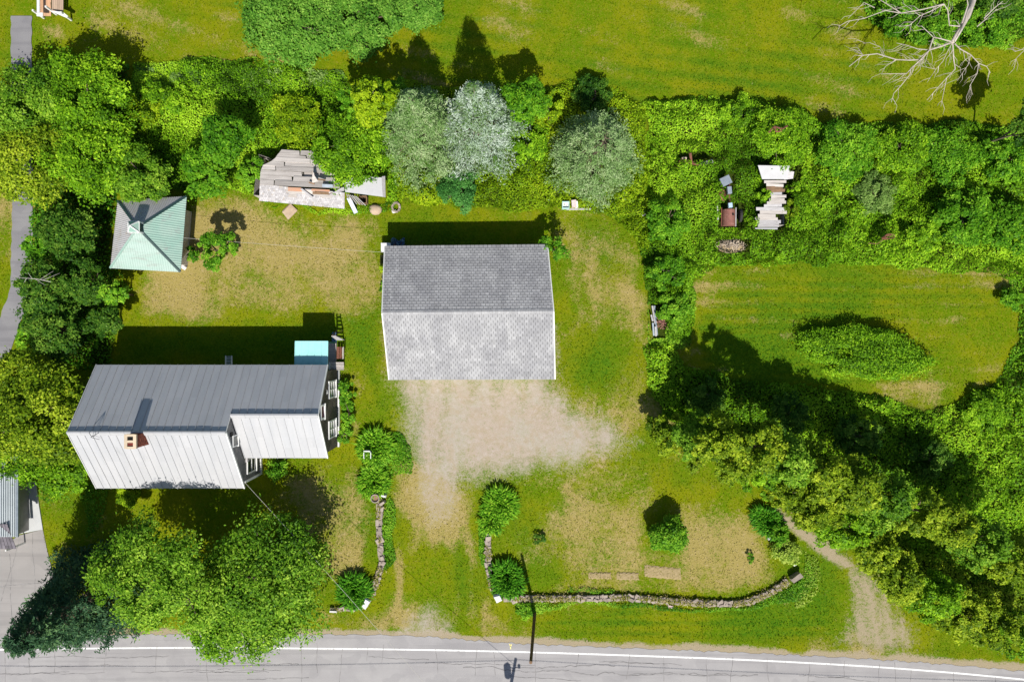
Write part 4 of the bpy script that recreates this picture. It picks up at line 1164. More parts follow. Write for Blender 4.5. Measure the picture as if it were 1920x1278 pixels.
def crown_cloud(rs, R, Rz, nclump, nleaf, lsize, lobes=5, rag=.22, shell=.6, clump_r=.24, low=-.45):
    """leaf positions, normals, sizes, tints of one crown about its centre: leaves in clumps, clumps on the limbs' own rounded heads"""
    ns = max(1, lobes + (3 if R > 2.4 else 0))
    a0 = rs.rand() * 6.283
    sc = [np.array([rs.uniform(-.1, .1), rs.uniform(-.1, .1), .18])]; sr = [.60]
    for i in range(ns):
        a = a0 + 6.283 * i / ns + rs.uniform(-.25, .25); q = rs.uniform(.42, .66) * (1 + rag * rs.uniform(-.6, .8))
        sc.append(np.array([math.cos(a) * q, math.sin(a) * q, rs.uniform(-.28, .16)])); sr.append(rs.uniform(.30, .50) * (1 + rag * rs.uniform(-.3, .5)))
    sc = np.array(sc); sr = np.array(sr)
    w = sr ** 2; w = w / w.sum()
    d = unit(rs.normal(size=(nclump * 4, 3)) + np.array([0, 0, .15]))
    si = rs.choice(len(sr), size=len(d), p=w)
    c = sc[si] + d * (sr[si] * rs.uniform(.72, 1.04, len(d)) ** .8)[:, None]
    keep = d[:, 2] > low
    for j in range(len(sr)):                      # nothing grows deep inside a neighbouring head
        inside = np.linalg.norm(c - sc[j], axis=1) < sr[j] * .62
        keep &= ~(inside & (si != j))
    hs_ = rs.rand() * 50
    keep &= vnoise(c[:, 0] * 3.1 + hs_, (c[:, 1] + c[:, 2]) * 3.1 + hs_, 7) > (.22 if R > 1.2 else 0)   # openings between the limbs
    c, d, si = c[keep][:nclump], d[keep][:nclump], si[keep][:nclump]
    nclump = len(c)
    c = c * np.array([R, R, Rz])
    cr = R * clump_r * .80 * rs.uniform(.45, 1.35, nclump)
    ctint = rs.normal(.46, .15, nclump) + rs.normal(0, .09, len(sr))[si]
    k = np.repeat(np.arange(nclump), nleaf)
    e = unit(rs.normal(size=(len(k), 3)) + np.array([0, 0, .45]))
    rr = cr[k] * (.45 + .6 * rs.rand(len(k)) ** .5)
    pos = c[k] + e * rr[:, None] * np.array([1, 1, .62])
    out = rs.rand(len(k)) < .08                   # ragged twigs: some leaves thrown further out
    pos[out] += unit(d[k[out]] + rs.normal(size=(out.sum(), 3)) * .5) * (cr[k[out]] * rs.uniform(.3, .9, out.sum()))[:, None]
    nrm = unit(e * .35 + d[k] * .2 + np.array([0, 0, .85]) + rs.normal(size=(len(k), 3)) * .40)
    size = lsize * rs.uniform(.6, 1.4, len(k))
    tint = np.clip(ctint[k] + rs.normal(0, .20, len(k)), 0, 1)
    return pos, nrm, size, tint, c

def limb_path(a, b, rs, n=5, wob=.12):
    a, b = np.array(a, float), np.array(b, float); L = np.linalg.norm(b - a)
    pts = []
    for i in range(n + 1):
        t = i / n
        p = a + (b - a) * t + (rs.uniform(-1, 1, 3) * wob * L * math.sin(t * math.pi)) * .6
        p[2] += .12 * L * math.sin(t * math.pi)
        pts.append(Vector(p))
    return pts
def trunk_mesh(base, top, centers, r0, rs, nlimb=7, mat='bark', parent=None, name='trunk'):
    mb = MB()
    path = limb_path(base, top, rs, 5, .05)
    mb.tube(path, [r0 * (1.25 if i == 0 else 1 - .13 * i) for i in range(len(path))], 8)
    idx = rs.choice(len(centers), min(nlimb, len(centers)), replace=False)
    for i in idx:
        s = path[int(rs.randint(2, len(path)))]
        e = centers[i]
        lp = limb_path(s, e, rs, 4, .12)
        mb.tube(lp, [r0 * .5 * (1 - .2 * j) for j in range(len(lp))], 5, cap=False)
    return mb.build(name, M[mat], parent, smooth=True)

SEED = [100]
def tree(cx, cy, rpx, h, mat, label, cat='tree', name='broadleaf_tree', group=None, lsize=.185, dens=1.0, flat=.55, rag=.24, trunk=True, base_low=None, ry=None, rz=0.0, lobes=5):
    """crown centre and radius read off the plate, total height h"""
    SEED[0] += 1
    rs = np.random.RandomState(SEED[0])
    k0 = (CAM_H - h * .6) / F
    R = rpx * k0
    bushy = h < 3.1 and R < 2.2
    Rz = h * .5 if bushy else min(max(h * .42, .35), R * flat * 1.3)
    hc = h - Rz
    c = P(cx, cy, hc)
    root = thing(name, (c.x, c.y, 0), label, cat, group)
    area = math.pi * R * R
    nleaf = int(min(max(area * 5.0 * dens / (.5 * lsize * lsize * .55), 350), 36000))
    per = 60 if R < 1.2 else (95 if R < 2.4 else 130)
    ncl = max(10, nleaf // per)
    pos, nrm, size, tint, cen = crown_cloud(rs, R * .86, Rz * .86, ncl, per, lsize, lobes=lobes, rag=rag, clump_r=.26 if R > 1.2 else .34, low=-.95 if bushy else -.45)
    if ry is not None:
        m_ = np.array([1, ry, 1]); pos = pos * m_; cen = cen * m_
        ca, sa = math.cos(rz), math.sin(rz); rot = np.array([[ca, -sa, 0], [sa, ca, 0], [0, 0, 1]])
        pos = pos @ rot.T; cen = cen @ rot.T
    C = np.array([c.x, c.y, hc])
    pos = pos + C; cen = cen + C
    ok = pos[:, 2] > .03
    pos, nrm, size, tint = pos[ok], nrm[ok], size[ok], tint[ok]
    trunk_mesh((c.x, c.y, -.05), (c.x, c.y, max(hc * .9, .2)), cen, max(.035 * R + .03, .03), rs, nlimb=8 if R > 1.2 else 4, parent=root, name='trunk' if h > 2.2 else 'stem')
    np_mesh('crown' if h > 2.2 else 'foliage', leaf_quads(pos, nrm, size, rs), 4, tint, M[mat], root)
    return root

def conifer(bx, by, h, r_base, mat, label, name='spruce_tree', ncl=420, per=46, nsz=.17, pw=.75, tvar=.16, aspect=.30):
    """layered boughs: clumps of short needle sprays set on a tapering, uneven body; bx,by = base on the ground (plate pixels)"""
    SEED[0] += 1
    rs = np.random.RandomState(SEED[0])
    b = P(bx, by, 0); base = np.array([b.x, b.y, 0.])
    root = thing(name, (b.x, b.y, 0), label, 'tree')
    mb = MB(); mb.tube([Vector(base - [0, 0, .05]), Vector(base + [0, 0, h * .5]), Vector(base + [0, 0, h])], [.04 * r_base + .06, .02 * r_base + .03, .01], 7)
    mb.build('trunk', M['bark'], root, smooth=True)
    t = 1 - rs.rand(ncl) ** .66 * .98; ang = rs.rand(ncl) * 6.283
    rim = r_base * (1 - t) ** pw * (1 + .16 * np.sin(ang * 5 + t * 9 + rs.rand() * 6) + .10 * np.sin(ang * 9 - t * 23)) + .10
    rad = rim * (.45 + .57 * rs.rand(ncl) ** .5)
    z = h * (.05 + .95 * t) - .22 * rad + rs.normal(0, .10, ncl)
    out = np.stack([np.cos(ang), np.sin(ang), np.zeros(ncl)], -1)
    c = base + out * rad[:, None] + np.stack([np.zeros(ncl), np.zeros(ncl), z], -1)
    cr = (.20 + .26 * (1 - t)) * rs.uniform(.7, 1.3, ncl) * (r_base / 3.0) ** .5
    ct = rs.normal(.5, tvar, ncl)
    k = np.repeat(np.arange(ncl), per)
    along = unit(out[k] * rs.uniform(.2, 1.2, (len(k), 1)) + rs.normal(size=(len(k), 3)) * np.array([.55, .55, .30]) + np.array([0, 0, .12]))
    side = np.stack([-out[k][:, 1], out[k][:, 0], np.zeros(len(k))], -1)
    pos = c[k] + out[k] * (rs.uniform(-1, 1.25, len(k)) * cr[k])[:, None] + side * (rs.normal(0, .55, len(k)) * cr[k])[:, None] + np.stack([np.zeros(len(k)), np.zeros(len(k)), rs.normal(0, .22, len(k)) * cr[k]], -1)
    nrm = unit(np.array([0, 0, 1.]) + rs.normal(size=(len(k), 3)) * .45)
    sz = nsz * rs.uniform(.6, 1.45, len(k))
    tint = np.clip(ct[k] + rs.normal(0, .14, len(k)), 0, 1)
    ok = pos[:, 2] > .05
    np_mesh('crown', leaf_quads(pos[ok], nrm[ok], sz[ok], rs, aspect=aspect, fold=.06, along=along[ok]), 4, tint[ok], M[mat], root)
    brs = MB()
    for i in range(0, ncl, 4): brs.tube([Vector((base[0], base[1], max(z[i] + .1, .1))), Vector(c[i])], [.03, .012], 4, cap=False)
    brs.build('branch', M['bark'], root)['kind'] = 'stuff'
    return root

def blade_clump(cx, cy, rpx, mat, label, n=520, length=.95, height=.62, cat='plant', name='daylily_clump', group=None, ry=1.0, rz=0.0, dome=True):
    """arching strap leaves fountaining from a clump"""
    SEED[0] += 1
    rs = np.random.RandomState(SEED[0])
    c = P(cx, cy, height * .35); R = rpx * 50 / F
    a = rs.rand(n) * 6.283; rad = np.sqrt(rs.rand(n)) * R * .72
    ca, sa = math.cos(rz), math.sin(rz)
    lx, ly = np.cos(a) * rad, np.sin(a) * rad * ry
    bx, by = c.x + lx * ca - ly * sa, c.y + lx * sa + ly * ca
    ang = np.arctan2(ly, lx) + rz + rs.normal(0, .7, n)
    out = length * (.25 + .75 * rad / (R + 1e-6)) * rs.uniform(.7, 1.2, n)
    hh = height * rs.uniform(.65, 1.1, n) * (1.0 - .35 * (rad / R) ** 2)
    dx, dy = np.cos(ang), np.sin(ang)
    w = .055 * rs.uniform(.7, 1.3, n)
    px_, py_ = -dy, dx
    prof = [(0, 0, .6), (.28, .72, 1.0), (.62, 1.0, .85), (1.0, .72, .12)]
    rows = []
    for u, z, ww in prof:
        x = bx + dx * out * u; y = by + dy * out * u; zz = hh * z
        rows.append((np.stack([x - px_ * w * ww, y - py_ * w * ww, zz], -1), np.stack([x + px_ * w * ww, y + py_ * w * ww, zz], -1)))
    quads = []
    for (l0, r0), (l1, r1) in zip(rows[:-1], rows[1:]):
        quads.append(np.stack([l0, r0, r1, l1], 1))
    v = np.concatenate(quads, 0).reshape(-1, 3)
    tint = np.clip(np.tile(rs.normal(.5, .22, n), 3), 0, 1)
    o = np_mesh(name, v, 4, tint, M[mat], org=(c.x, c.y, 0))
    return tag(o, label, cat, group)

def undergrowth(poly, mat, label, hmean, hvar, lump, density, lsize, seed, holes=(), name='undergrowth', tshift=0.0, edge=.8, tscale=3.2, heads=.9):
    """low tangled growth: leaves over a lumpy height field inside a plate polygon"""
    rs = np.random.RandomState(seed)
    V = np.array([[(p[0] - 960) * CAM_H / F, (639 - p[1]) * CAM_H / F] for p in poly])
    x0, y0 = V.min(0); x1, y1 = V.max(0)
    x1 = min(x1, 40.5)
    n = int((x1 - x0) * (y1 - y0) * density)
    X = rs.uniform(x0, x1, n); Y = rs.uniform(y0, y1, n)
    sd = poly_sd(poly, X + (fbm(X, Y, 1.6, seed + 5) - .5) * 1.1, Y + (fbm(X, Y, 1.6, seed + 6) - .5) * 1.1)
    ok = sd > 0
    for hp, hpad in holes: ok &= poly_sd(hp, X, Y) < hpad
    X, Y, sd = X[ok], Y[ok], sd[ok]
    st_ = .10                                      # height map of many rounded heads
    nx_, ny_ = int((x1 - x0) / st_) + 3, int((y1 - y0) / st_) + 3
    H = np.full((ny_, nx_), 0.0)
    gxx = x0 + np.arange(nx_) * st_; gyy = y0 + np.arange(ny_) * st_
    nb_ = int((x1 - x0) * (y1 - y0) * heads)
    for bx_, by_, u in zip(rs.uniform(x0, x1, nb_), rs.uniform(y0, y1, nb_), rs.rand(nb_)):
        r_ = (.28 + .75 * u ** 2) * lump / 2.2; pk = hmean * .40 + hvar * 1.7 * rs.rand()
        i0, i1 = max(int((bx_ - r_ - x0) / st_), 0), min(int((bx_ + r_ - x0) / st_) + 2, nx_)
        j0, j1 = max(int((by_ - r_ - y0) / st_), 0), min(int((by_ + r_ - y0) / st_) + 2, ny_)
        if i1 <= i0 or j1 <= j0: continue
        dd = ((gxx[None, i0:i1] - bx_) ** 2 + (gyy[j0:j1, None] - by_) ** 2) / (r_ * r_)
        H[j0:j1, i0:i1] = np.maximum(H[j0:j1, i0:i1], pk * np.sqrt(np.clip(1 - dd, 0, 1)))
    def hf(x, y):
        i = np.clip(((x - x0) / st_), 0, nx_ - 2); j = np.clip(((y - y0) / st_), 0, ny_ - 2)
        i_, j_ = i.astype(int), j.astype(int); fi, fj = i - i_, j - j_
        hh = (H[j_, i_] * (1 - fi) + H[j_, i_ + 1] * fi) * (1 - fj) + (H[j_ + 1, i_] * (1 - fi) + H[j_ + 1, i_ + 1] * fi) * fj
        return hmean * .35 + hh + hvar * 1.6 * (fbm(x, y, lump * 1.6, seed + 1, 3) - .5)
    e = .12
    Z = hf(X, Y); gx_ = (hf(X + e, Y) - Z) / e; gy_ = (hf(X, Y + e) - Z) / e
    gm = np.maximum(1, np.hypot(gx_, gy_) / 1.6); gx_, gy_ = gx_ / gm, gy_ / gm
    Z = np.maximum(Z, .12) * sst(0, edge, sd) + .06
    depth = rs.rand(len(X)) ** 2.2
    Z = Z * (1 - .55 * depth) + rs.normal(0, .07, len(X)) * hmean
    Z = np.maximum(Z, .04)
    nrm = unit(np.stack([-gx_ * .6, -gy_ * .6, np.ones_like(X)], -1) + rs.normal(size=(len(X), 3)) * .36)
    tint = np.clip(.44 + tshift + (fbm(X, Y, tscale, seed + 9, 3) - .5) * 1.35 + rs.normal(0, .20, len(X)), 0, 1)
    size = lsize * rs.uniform(.6, 1.4, len(X)) * (.8 + .5 * fbm(X, Y, 4.0, seed + 12, 2))
    o = np_mesh(name, leaf_quads(np.stack([X, Y, Z], -1), nrm, size, rs), 4, tint, M[mat])
    return tag(o, label, None, None, 'stuff')

# ---------------------------------------------------------------- trees of the north-west corner
tree(45, 195, 88, 5.2, 'leaf_mid', 'bright green tree at the left edge, just below the end of the tarred path')
tree(160, 185, 98, 5.6, 'leaf_bright', 'big bright green tree casting the lobed shadow below the tan deck')
tree(65, 305, 92, 5.0, 'leaf_olive', 'bright green tree overhanging the tarred path halfway down the left edge')
tree(175, 300, 95, 5.2, 'leaf_bright', 'bright green tree just upper left of the mint green shed')
tree(262, 325, 72, 4.2, 'leaf_mid', 'bright green tree whose leaves overhang the upper eave of the mint green shed')
tree(255, 215, 42, 2.6, 'leaf_lime', 'yellow green shrub right of the big trees in the upper left', 'shrub', 'shrub', lsize=.155)
tree(300, 185, 42, 2.0, 'leaf_bright', 'light green shrub against the field edge in the upper left', 'shrub', 'shrub', lsize=.155)
tree(425, 255, 58, 4.6, 'leaf_green', 'deep green tree left of the collapsed shed, nearer the field')
tree(395, 325, 55, 3.2, 'leaf_green', 'deep green tree between the mint shed and the collapsed shed')
tree(465, 325, 36, 2.6, 'leaf_green', 'small deep green shrub touching the left end of the collapsed shed', 'shrub', 'shrub', lsize=.155)
tree(658, 280, 80, 4.2, 'leaf_bright', 'yellow green tree hanging over the right half of the collapsed shed', lsize=.162)
tree(560, 235, 60, 2.2, 'leaf_lime', 'low lime green shrub above the collapsed shed', 'shrub', 'shrub', lsize=.155, flat=.4)
tree(700, 195, 50, 8.6, 'leaf_lime', 'slender lime yellow tree left of the grey spruce', lsize=.155, flat=1.4, rag=.3)
tree(660, 190, 36, 6.2, 'leaf_green', 'narrow green tree at the left end of the tall shadow row', lsize=.155, flat=1.4)
tree(745, 175, 34, 4.4, 'leaf_green', 'small green tree behind the grey spruce', lsize=.155, flat=1.2)
conifer(803, 268, 9.4, 3.3, 'needle_grey', 'dull grey green spruce immediately left of the silver spruce', ncl=620, tvar=.22, pw=.95)
conifer(903, 264, 10.6, 3.1, 'needle_silver', 'silvery blue spruce, palest tree in the upper row', ncl=640, tvar=.26, pw=.95)
conifer(1112, 306, 6.4, 3.1, 'needle_grey', 'rounded grey green conifer standing alone upper right of the garage', ncl=520, pw=.5, tvar=.15)
tree(990, 190, 50, 5.6, 'leaf_green', 'bushy green shrub right of the silver spruce', 'shrub', 'shrub', lsize=.162)
tree(1030, 205, 34, 2.2, 'leaf_lime', 'yellowish shrub left of the rounded grey conifer', 'shrub', 'shrub', lsize=.145)
tree(985, 265, 46, 2.4, 'leaf_bright', 'bright shrub between the silver spruce and the rounded grey conifer', 'shrub', 'shrub', lsize=.155)
tree(865, 355, 48, 1.7, 'leaf_teal', 'low blue green shrub just above the garage lawn', 'shrub', 'shrub', lsize=.145, flat=.5)
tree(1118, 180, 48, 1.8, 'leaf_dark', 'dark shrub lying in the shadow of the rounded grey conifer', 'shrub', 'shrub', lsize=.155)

# ---------------------------------------------------------------- trees along the lane
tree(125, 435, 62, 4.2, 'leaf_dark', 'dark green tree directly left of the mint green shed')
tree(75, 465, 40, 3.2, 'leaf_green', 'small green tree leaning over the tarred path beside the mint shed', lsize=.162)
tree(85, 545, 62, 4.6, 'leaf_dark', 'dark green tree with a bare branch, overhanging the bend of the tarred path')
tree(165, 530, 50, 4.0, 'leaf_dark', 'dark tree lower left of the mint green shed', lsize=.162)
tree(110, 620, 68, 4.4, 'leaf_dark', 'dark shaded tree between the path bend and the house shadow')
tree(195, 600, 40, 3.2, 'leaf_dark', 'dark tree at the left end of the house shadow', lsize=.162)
tree(208, 548, 27, 3.4, 'leaf_lily', 'small vivid green sapling at the edge of the dry back lawn', lsize=.192)
tree(85, 775, 118, 6.6, 'leaf_olive', 'large olive tree left of the farmhouse', lsize=.199, dens=1.1)
tree(35, 700, 60, 5.0, 'leaf_olive', 'olive tree at the left edge, above the large olive tree', lsize=.185)
tree(120, 880, 62, 3.6, 'leaf_bright', 'yellow green tree at the lower left corner of the farmhouse')
tree(30, 850, 62, 3.6, 'leaf_bright', 'yellow green tree beside the corrugated outbuilding')

# ---------------------------------------------------------------- front of the house
tree(298, 1076, 114, 8.6, 'leaf_mid', 'large mid green tree in front of the farmhouse, left of the one overhanging the road', lsize=.192, dens=1.0, rag=.4, lobes=7)
tree(490, 1084, 148, 5.8, 'leaf_mid', 'large round green tree overhanging the road in front of the farmhouse', lsize=.199, dens=1.0, rag=.5, lobes=9)
tree(420, 1165, 75, 4.4, 'leaf_bright', 'light green tree filling the gap between the two large front trees at the road')
conifer(200, 1100, 10.0, 3.4, 'needle_spruce', 'dark blue green spruce leaning out over the asphalt apron', ncl=620, nsz=.24, pw=.8)
tree(517, 882, 26, 1.3, 'leaf_lily', 'small bright shrub tucked under the lower eave of the right wing', 'shrub', 'shrub', lsize=.155)
tree(245, 932, 26, 1.2, 'leaf_lime', 'yellow shrub in front of the farmhouse lower eave', 'shrub', 'shrub', lsize=.16)
tree(650, 725, 20, .9, 'leaf_lily', 'leafy hosta by the upper window of the right gable', 'plant', 'hosta_plant', lsize=.162, ry=1.5)
tree(653, 770, 21, .9, 'leaf_green', 'leafy plant in the middle of the bed along the right gable', 'plant', 'hosta_plant', lsize=.155, ry=1.4)
tree(648, 812, 17, .8, 'leaf_lily', 'leafy plant at the lower corner of the right gable', 'plant', 'hosta_plant', lsize=.155, ry=1.3)

# ---------------------------------------------------------------- back lawn and garage
tree(400, 468, 42, 3.3, 'leaf_lily', 'young green tree alone on the dry back lawn', lsize=.177, dens=.8, rag=.5)
tree(437, 468, 14, 1.6, 'leaf_lily', 'thin sprig beside the young tree on the back lawn', 'shrub', 'shrub', lsize=.16, dens=.6)
tree(362, 478, 16, 1.4, 'leaf_green', 'small shrub right of the mint green shed', 'shrub', 'shrub', lsize=.145)
tree(1041, 464, 29, 3.5, 'leaf_lily', 'small bright tree at the upper right corner of the garage', lsize=.177, dens=.8, rag=.3, flat=.9)
tree(718, 505, 9, 1.6, 'leaf_lime', 'little climbing plant on the left wall of the garage', 'shrub', 'shrub', lsize=.14)
tree(719, 540, 8, 1.2, 'leaf_lily', 'weed clump low against the left wall of the garage', 'shrub', 'shrub', lsize=.14, ry=2.0)

# ---------------------------------------------------------------- top edge
tree(545, 40, 98, 2.6, 'leaf_soft', 'broad soft green tree at the top edge, left of the shadow spires', dens=1.1, lsize=.19, flat=.3, lobes=9)
tree(665, 25, 86, 2.4, 'leaf_soft', 'soft green tree at the top edge, middle of three', lsize=.19, flat=.3, lobes=9)
tree(785, 5, 62, 1.8, 'leaf_soft', 'grass green shrub cut by the top edge, right of the soft green trees', 'shrub', 'shrub', lsize=.155, flat=.4)
tree(1680, 25, 48, 2.0, 'leaf_green', 'green shrub under the dead branches, left of the pale trunk', 'shrub', 'shrub', lsize=.155)
tree(1755, 55, 46, 1.8, 'leaf_lily', 'green shrub under the fork of the dead tree', 'shrub', 'shrub', lsize=.155)
tree(1845, 50, 50, 2.2, 'leaf_green', 'green shrub right of the pale dead trunk', 'shrub', 'shrub', lsize=.155)
tree(1880, 0, 50, 3.0, 'leaf_dark', 'darker shrub in the top right corner', 'shrub', 'shrub', lsize=.155)

# ---------------------------------------------------------------- east thicket
tree(1250, 415, 46, 3.0, 'leaf_green', 'green shrub on the left side of the rusty machine thicket', 'shrub', 'shrub', lsize=.155)
tree(1245, 505, 40, 2.2, 'leaf_green', 'round green shrub beside the brown mown strip right of the garage', 'shrub', 'shrub', lsize=.155)
tree(1265, 580, 42, 1.8, 'leaf_lily', 'leafy shrub above the pile of grey rails', 'shrub', 'shrub', lsize=.155)
tree(1390, 215, 44, 1.5, 'leaf_bright', 'bright mound of leaves on the field edge above the rusty plough', 'shrub', 'shrub', lsize=.145)
tree(1460, 255, 66, 2.4, 'leaf_bright', 'rounded shrub with the rusty frame on top', 'shrub', 'shrub', lsize=.145, flat=.4)
tree(1590, 285, 62, 2.5, 'leaf_green', 'tall dark hearted shrub right of the vine covered hut', 'shrub', 'shrub', lsize=.162)
tree(1690, 275, 58, 1.9, 'leaf_bright', 'bright shrub in the middle of the field edge thicket on the right', 'shrub', 'shrub', lsize=.155)
tree(1785, 290, 60, 2.0, 'leaf_green', 'green shrub below the hanging dead branches', 'shrub', 'shrub', lsize=.162)
tree(1880, 300, 58, 2.5, 'leaf_green', 'green tree at the right edge of the field thicket')
tree(1935, 235, 50, 6.5, 'leaf_dark', 'dark tree at the right edge casting the deep shadow on the field corner')
tree(1805, 405, 60, 3.0, 'leaf_green', 'tall green tree above the oval lawn, second from the right edge')
tree(1895, 420, 55, 3.2, 'leaf_green', 'green tree upper right of the oval lawn at the right edge')
tree(1735, 440, 42, 2.0, 'leaf_bright', 'shrub on the upper rim of the oval lawn', 'shrub', 'shrub', lsize=.162)
tree(1640, 365, 46, 1.8, 'leaf_sage', 'sage grey shrub in the middle of the right thicket', 'shrub', 'shrub', lsize=.145)
tree(1431, 366, 17, 1.75, 'leaf_bright', 'vine clump over the left edge of the broken hut roof', 'vine', 'vine_clump', lsize=.13)
tree(1486, 352, 13, 1.6, 'leaf_bright', 'vine clump over the upper right edge of the broken hut roof', 'vine', 'vine_clump', lsize=.13)
tree(1483, 392, 20, 1.5, 'leaf_olive', 'brownish vine clump over the lower right edge of the broken hut roof', 'vine', 'vine_clump', lsize=.13)
tree(1896, 560, 24, 1.3, 'leaf_green', 'shrub at the upper right corner of the oval lawn', 'shrub', 'shrub', lsize=.155)
tree(1620, 664, 134, 1.15, 'leaf_bright', 'long oval bed of leafy shrubs in the middle of the oval lawn', 'shrub bed', 'shrub_bed', lsize=.14, dens=1.3, ry=.38, rz=-.13, rag=.4, lobes=11)

# ---------------------------------------------------------------- diagonal tree row
ordn = ['first', 'second', 'third', 'fourth', 'fifth', 'sixth', 'seventh', 'eighth', 'ninth', 'tenth', 'eleventh', 'twelfth', 'thirteenth']
crest = [(1252, 815, 3.4, 44), (1305, 815, 6.0, 52), (1362, 826, 9.2, 56), (1418, 846, 10.0, 60), (1475, 864, 9.6, 60), (1535, 884, 9.2, 60), (1595, 908, 9.0, 60), (1655, 934, 8.8, 58), (1715, 956, 8.6, 58), (1775, 982, 8.2, 56), (1835, 1012, 8.0, 56), (1895, 1042, 8.2, 56)]
for i, (cx, cy, hh, rr_) in enumerate(crest):
    tree(cx, cy, rr_, hh, ('leaf_olive', 'leaf_mid', 'leaf_olive')[i % 3], '%s tree on the shaded crest of the diagonal belt, counted from the gravel yard' % ordn[i], group='tall trees of the diagonal belt', dens=1.2, flat=1.25, rag=.3, lobes=6)
front = [(1310, 848, 34, 3.0), (1365, 866, 40, 3.6), (1425, 890, 44, 4.4), (1482, 922, 48, 4.8), (1535, 955, 52, 5.0), (1588, 990, 55, 5.2), (1640, 1030, 56, 5.2), (1692, 1078, 56, 5.2), (1746, 1114, 56, 5.2), (1802, 1148, 56, 5.0), (1862, 1175, 54, 5.0), (1912, 1190, 50, 5.0)]
for i, (cx, cy, rr_, hh) in enumerate(front):
    tree(cx, cy, rr_, hh, ('leaf_olive', 'leaf_olive', 'leaf_bright')[i % 3], '%s lower tree on the sunny side of the diagonal belt, counted from the gravel yard' % ordn[i], group='lower trees of the diagonal belt', dens=1.05, flat=.9, rag=.35, lobes=6)
tree(1545, 975, 36, 3.0, 'leaf_bright', 'low bush at the foot of the diagonal row beside the narrow dirt track', 'shrub', 'shrub', lsize=.155)
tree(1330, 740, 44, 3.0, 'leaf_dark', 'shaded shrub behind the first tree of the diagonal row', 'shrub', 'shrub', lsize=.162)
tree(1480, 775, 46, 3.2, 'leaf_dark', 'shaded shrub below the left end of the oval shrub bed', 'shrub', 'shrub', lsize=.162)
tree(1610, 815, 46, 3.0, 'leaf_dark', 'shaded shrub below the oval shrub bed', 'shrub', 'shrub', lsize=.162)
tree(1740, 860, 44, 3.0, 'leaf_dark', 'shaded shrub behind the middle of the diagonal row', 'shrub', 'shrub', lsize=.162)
tree(1850, 770, 50, 1.4, 'leaf_bright', 'sunlit low shrub at the right edge below the oval lawn', 'shrub', 'shrub', lsize=.155, flat=.35)

# ---------------------------------------------------------------- low growth
hut_hole = [(1418, 306), (1492, 306), (1492, 345), (1476, 350), (1476, 400), (1466, 432), (1414, 432), (1418, 395), (1436, 380), (1436, 350)]
mach_hole = [(1345, 384), (1392, 384), (1392, 428), (1345, 428)]
box_hole = [(1350, 328), (1374, 328), (1374, 352), (1350, 376)]
plough_hole = [(1270, 290), (1342, 296), (1340, 310), (1270, 308)]
pile_hole = [(1340, 450), (1400, 450), (1400, 476), (1340, 476)]
rail_hole = [(1216, 570), (1246, 570), (1246, 634), (1216, 634)]
frame_hole = [(1438, 230), (1478, 230), (1478, 250), (1438, 250)]
shed_hole = [(480, 380), (484, 330), (486, 318), (520, 284), (605, 300), (640, 352), (726, 330), (728, 372), (650, 400), (560, 396)]
undergrowth(THICKETS['west'], 'leaf_bright', 'tangled yellow green brush between the mint shed, the field and the grey spruce', .75, .35, 2.4, 300, .145, 401, holes=[(shed_hole, 0)])
undergrowth(THICKETS['middle'], 'leaf_lime', 'sunlit brush and vines above the garage', .55, .28, 2.2, 300, .135, 402, tshift=.05)
undergrowth(THICKETS['east'], 'leaf_bright', 'dense vines and brambles around the old machinery on the right', .75, .55, 2.6, 280, .145, 403, holes=[(h_, 0) for h_ in (hut_hole, mach_hole, box_hole, plough_hole, pile_hole, rail_hole, frame_hole)])
undergrowth(THICKETS['shade'], 'leaf_bright', 'shaded brush between the oval lawn and the diagonal tree row', .55, .40, 2.6, 190, .165, 404, tshift=0.)
undergrowth(THICKETS['rim'], 'leaf_green', 'brush closing the right end of the oval lawn', .6, .4, 2.2, 220, .15, 418)
undergrowth(THICKETS['belt'], 'leaf_olive', 'low brush filling the diagonal belt between its trees', .9, .5, 2.2, 120, .17, 419)
undergrowth(THICKETS['lane'], 'leaf_green', 'dark brush beneath the trees along the tarred path', .6, .3, 2.4, 70, .2, 405)
undergrowth([(255, 118), (640, 133), (650, 165), (560, 180), (420, 175), (260, 170)], 'leaf_sage', 'grey green tall grass strip along the field edge in the upper left', .5, .25, 1.6, 160, .17, 406, tshift=-.05)
undergrowth([(470, 372), (560, 388), (600, 398), (650, 404), (690, 400), (730, 398), (745, 378), (700, 380), (640, 392), (560, 384)], 'leaf_bright', 'weeds along the lower side of the collapsed shed', .28, .12, 1.2, 230, .13, 407, edge=.4)
undergrowth([(712, 960), (735, 930), (742, 990), (733, 1060), (722, 1075), (716, 1020)], 'leaf_lily', 'green weeds along the drive side of the left stone wall', .32, .12, 1.2, 330, .13, 408, edge=.3)
undergrowth([(720, 800), (750, 815), (775, 850), (770, 890), (735, 895), (715, 870), (705, 840)], 'leaf_green', 'low leafy ground cover right of the daylily clumps by the drive', .25, .1, 1.0, 330, .12, 409, edge=.4, tshift=-.12)
undergrowth([(905, 950), (918, 975), (918, 1060), (925, 1115), (912, 1095), (900, 1040), (898, 985)], 'leaf_green', 'weeds along the drive side of the island stone wall', .3, .12, 1.0, 330, .13, 410, edge=.3)
undergrowth([(1000, 1128), (1090, 1129), (1180, 1127), (1300, 1135), (1400, 1135), (1460, 1112), (1500, 1085), (1520, 1050), (1530, 1090), (1500, 1120), (1430, 1142), (1300, 1142), (1100, 1137), (1030, 1145), (985, 1160), (965, 1140), (975, 1128)], 'leaf_lily', 'weeds at the foot of the long stone wall facing the road', .22, .1, 1.0, 300, .12, 411, edge=.35)
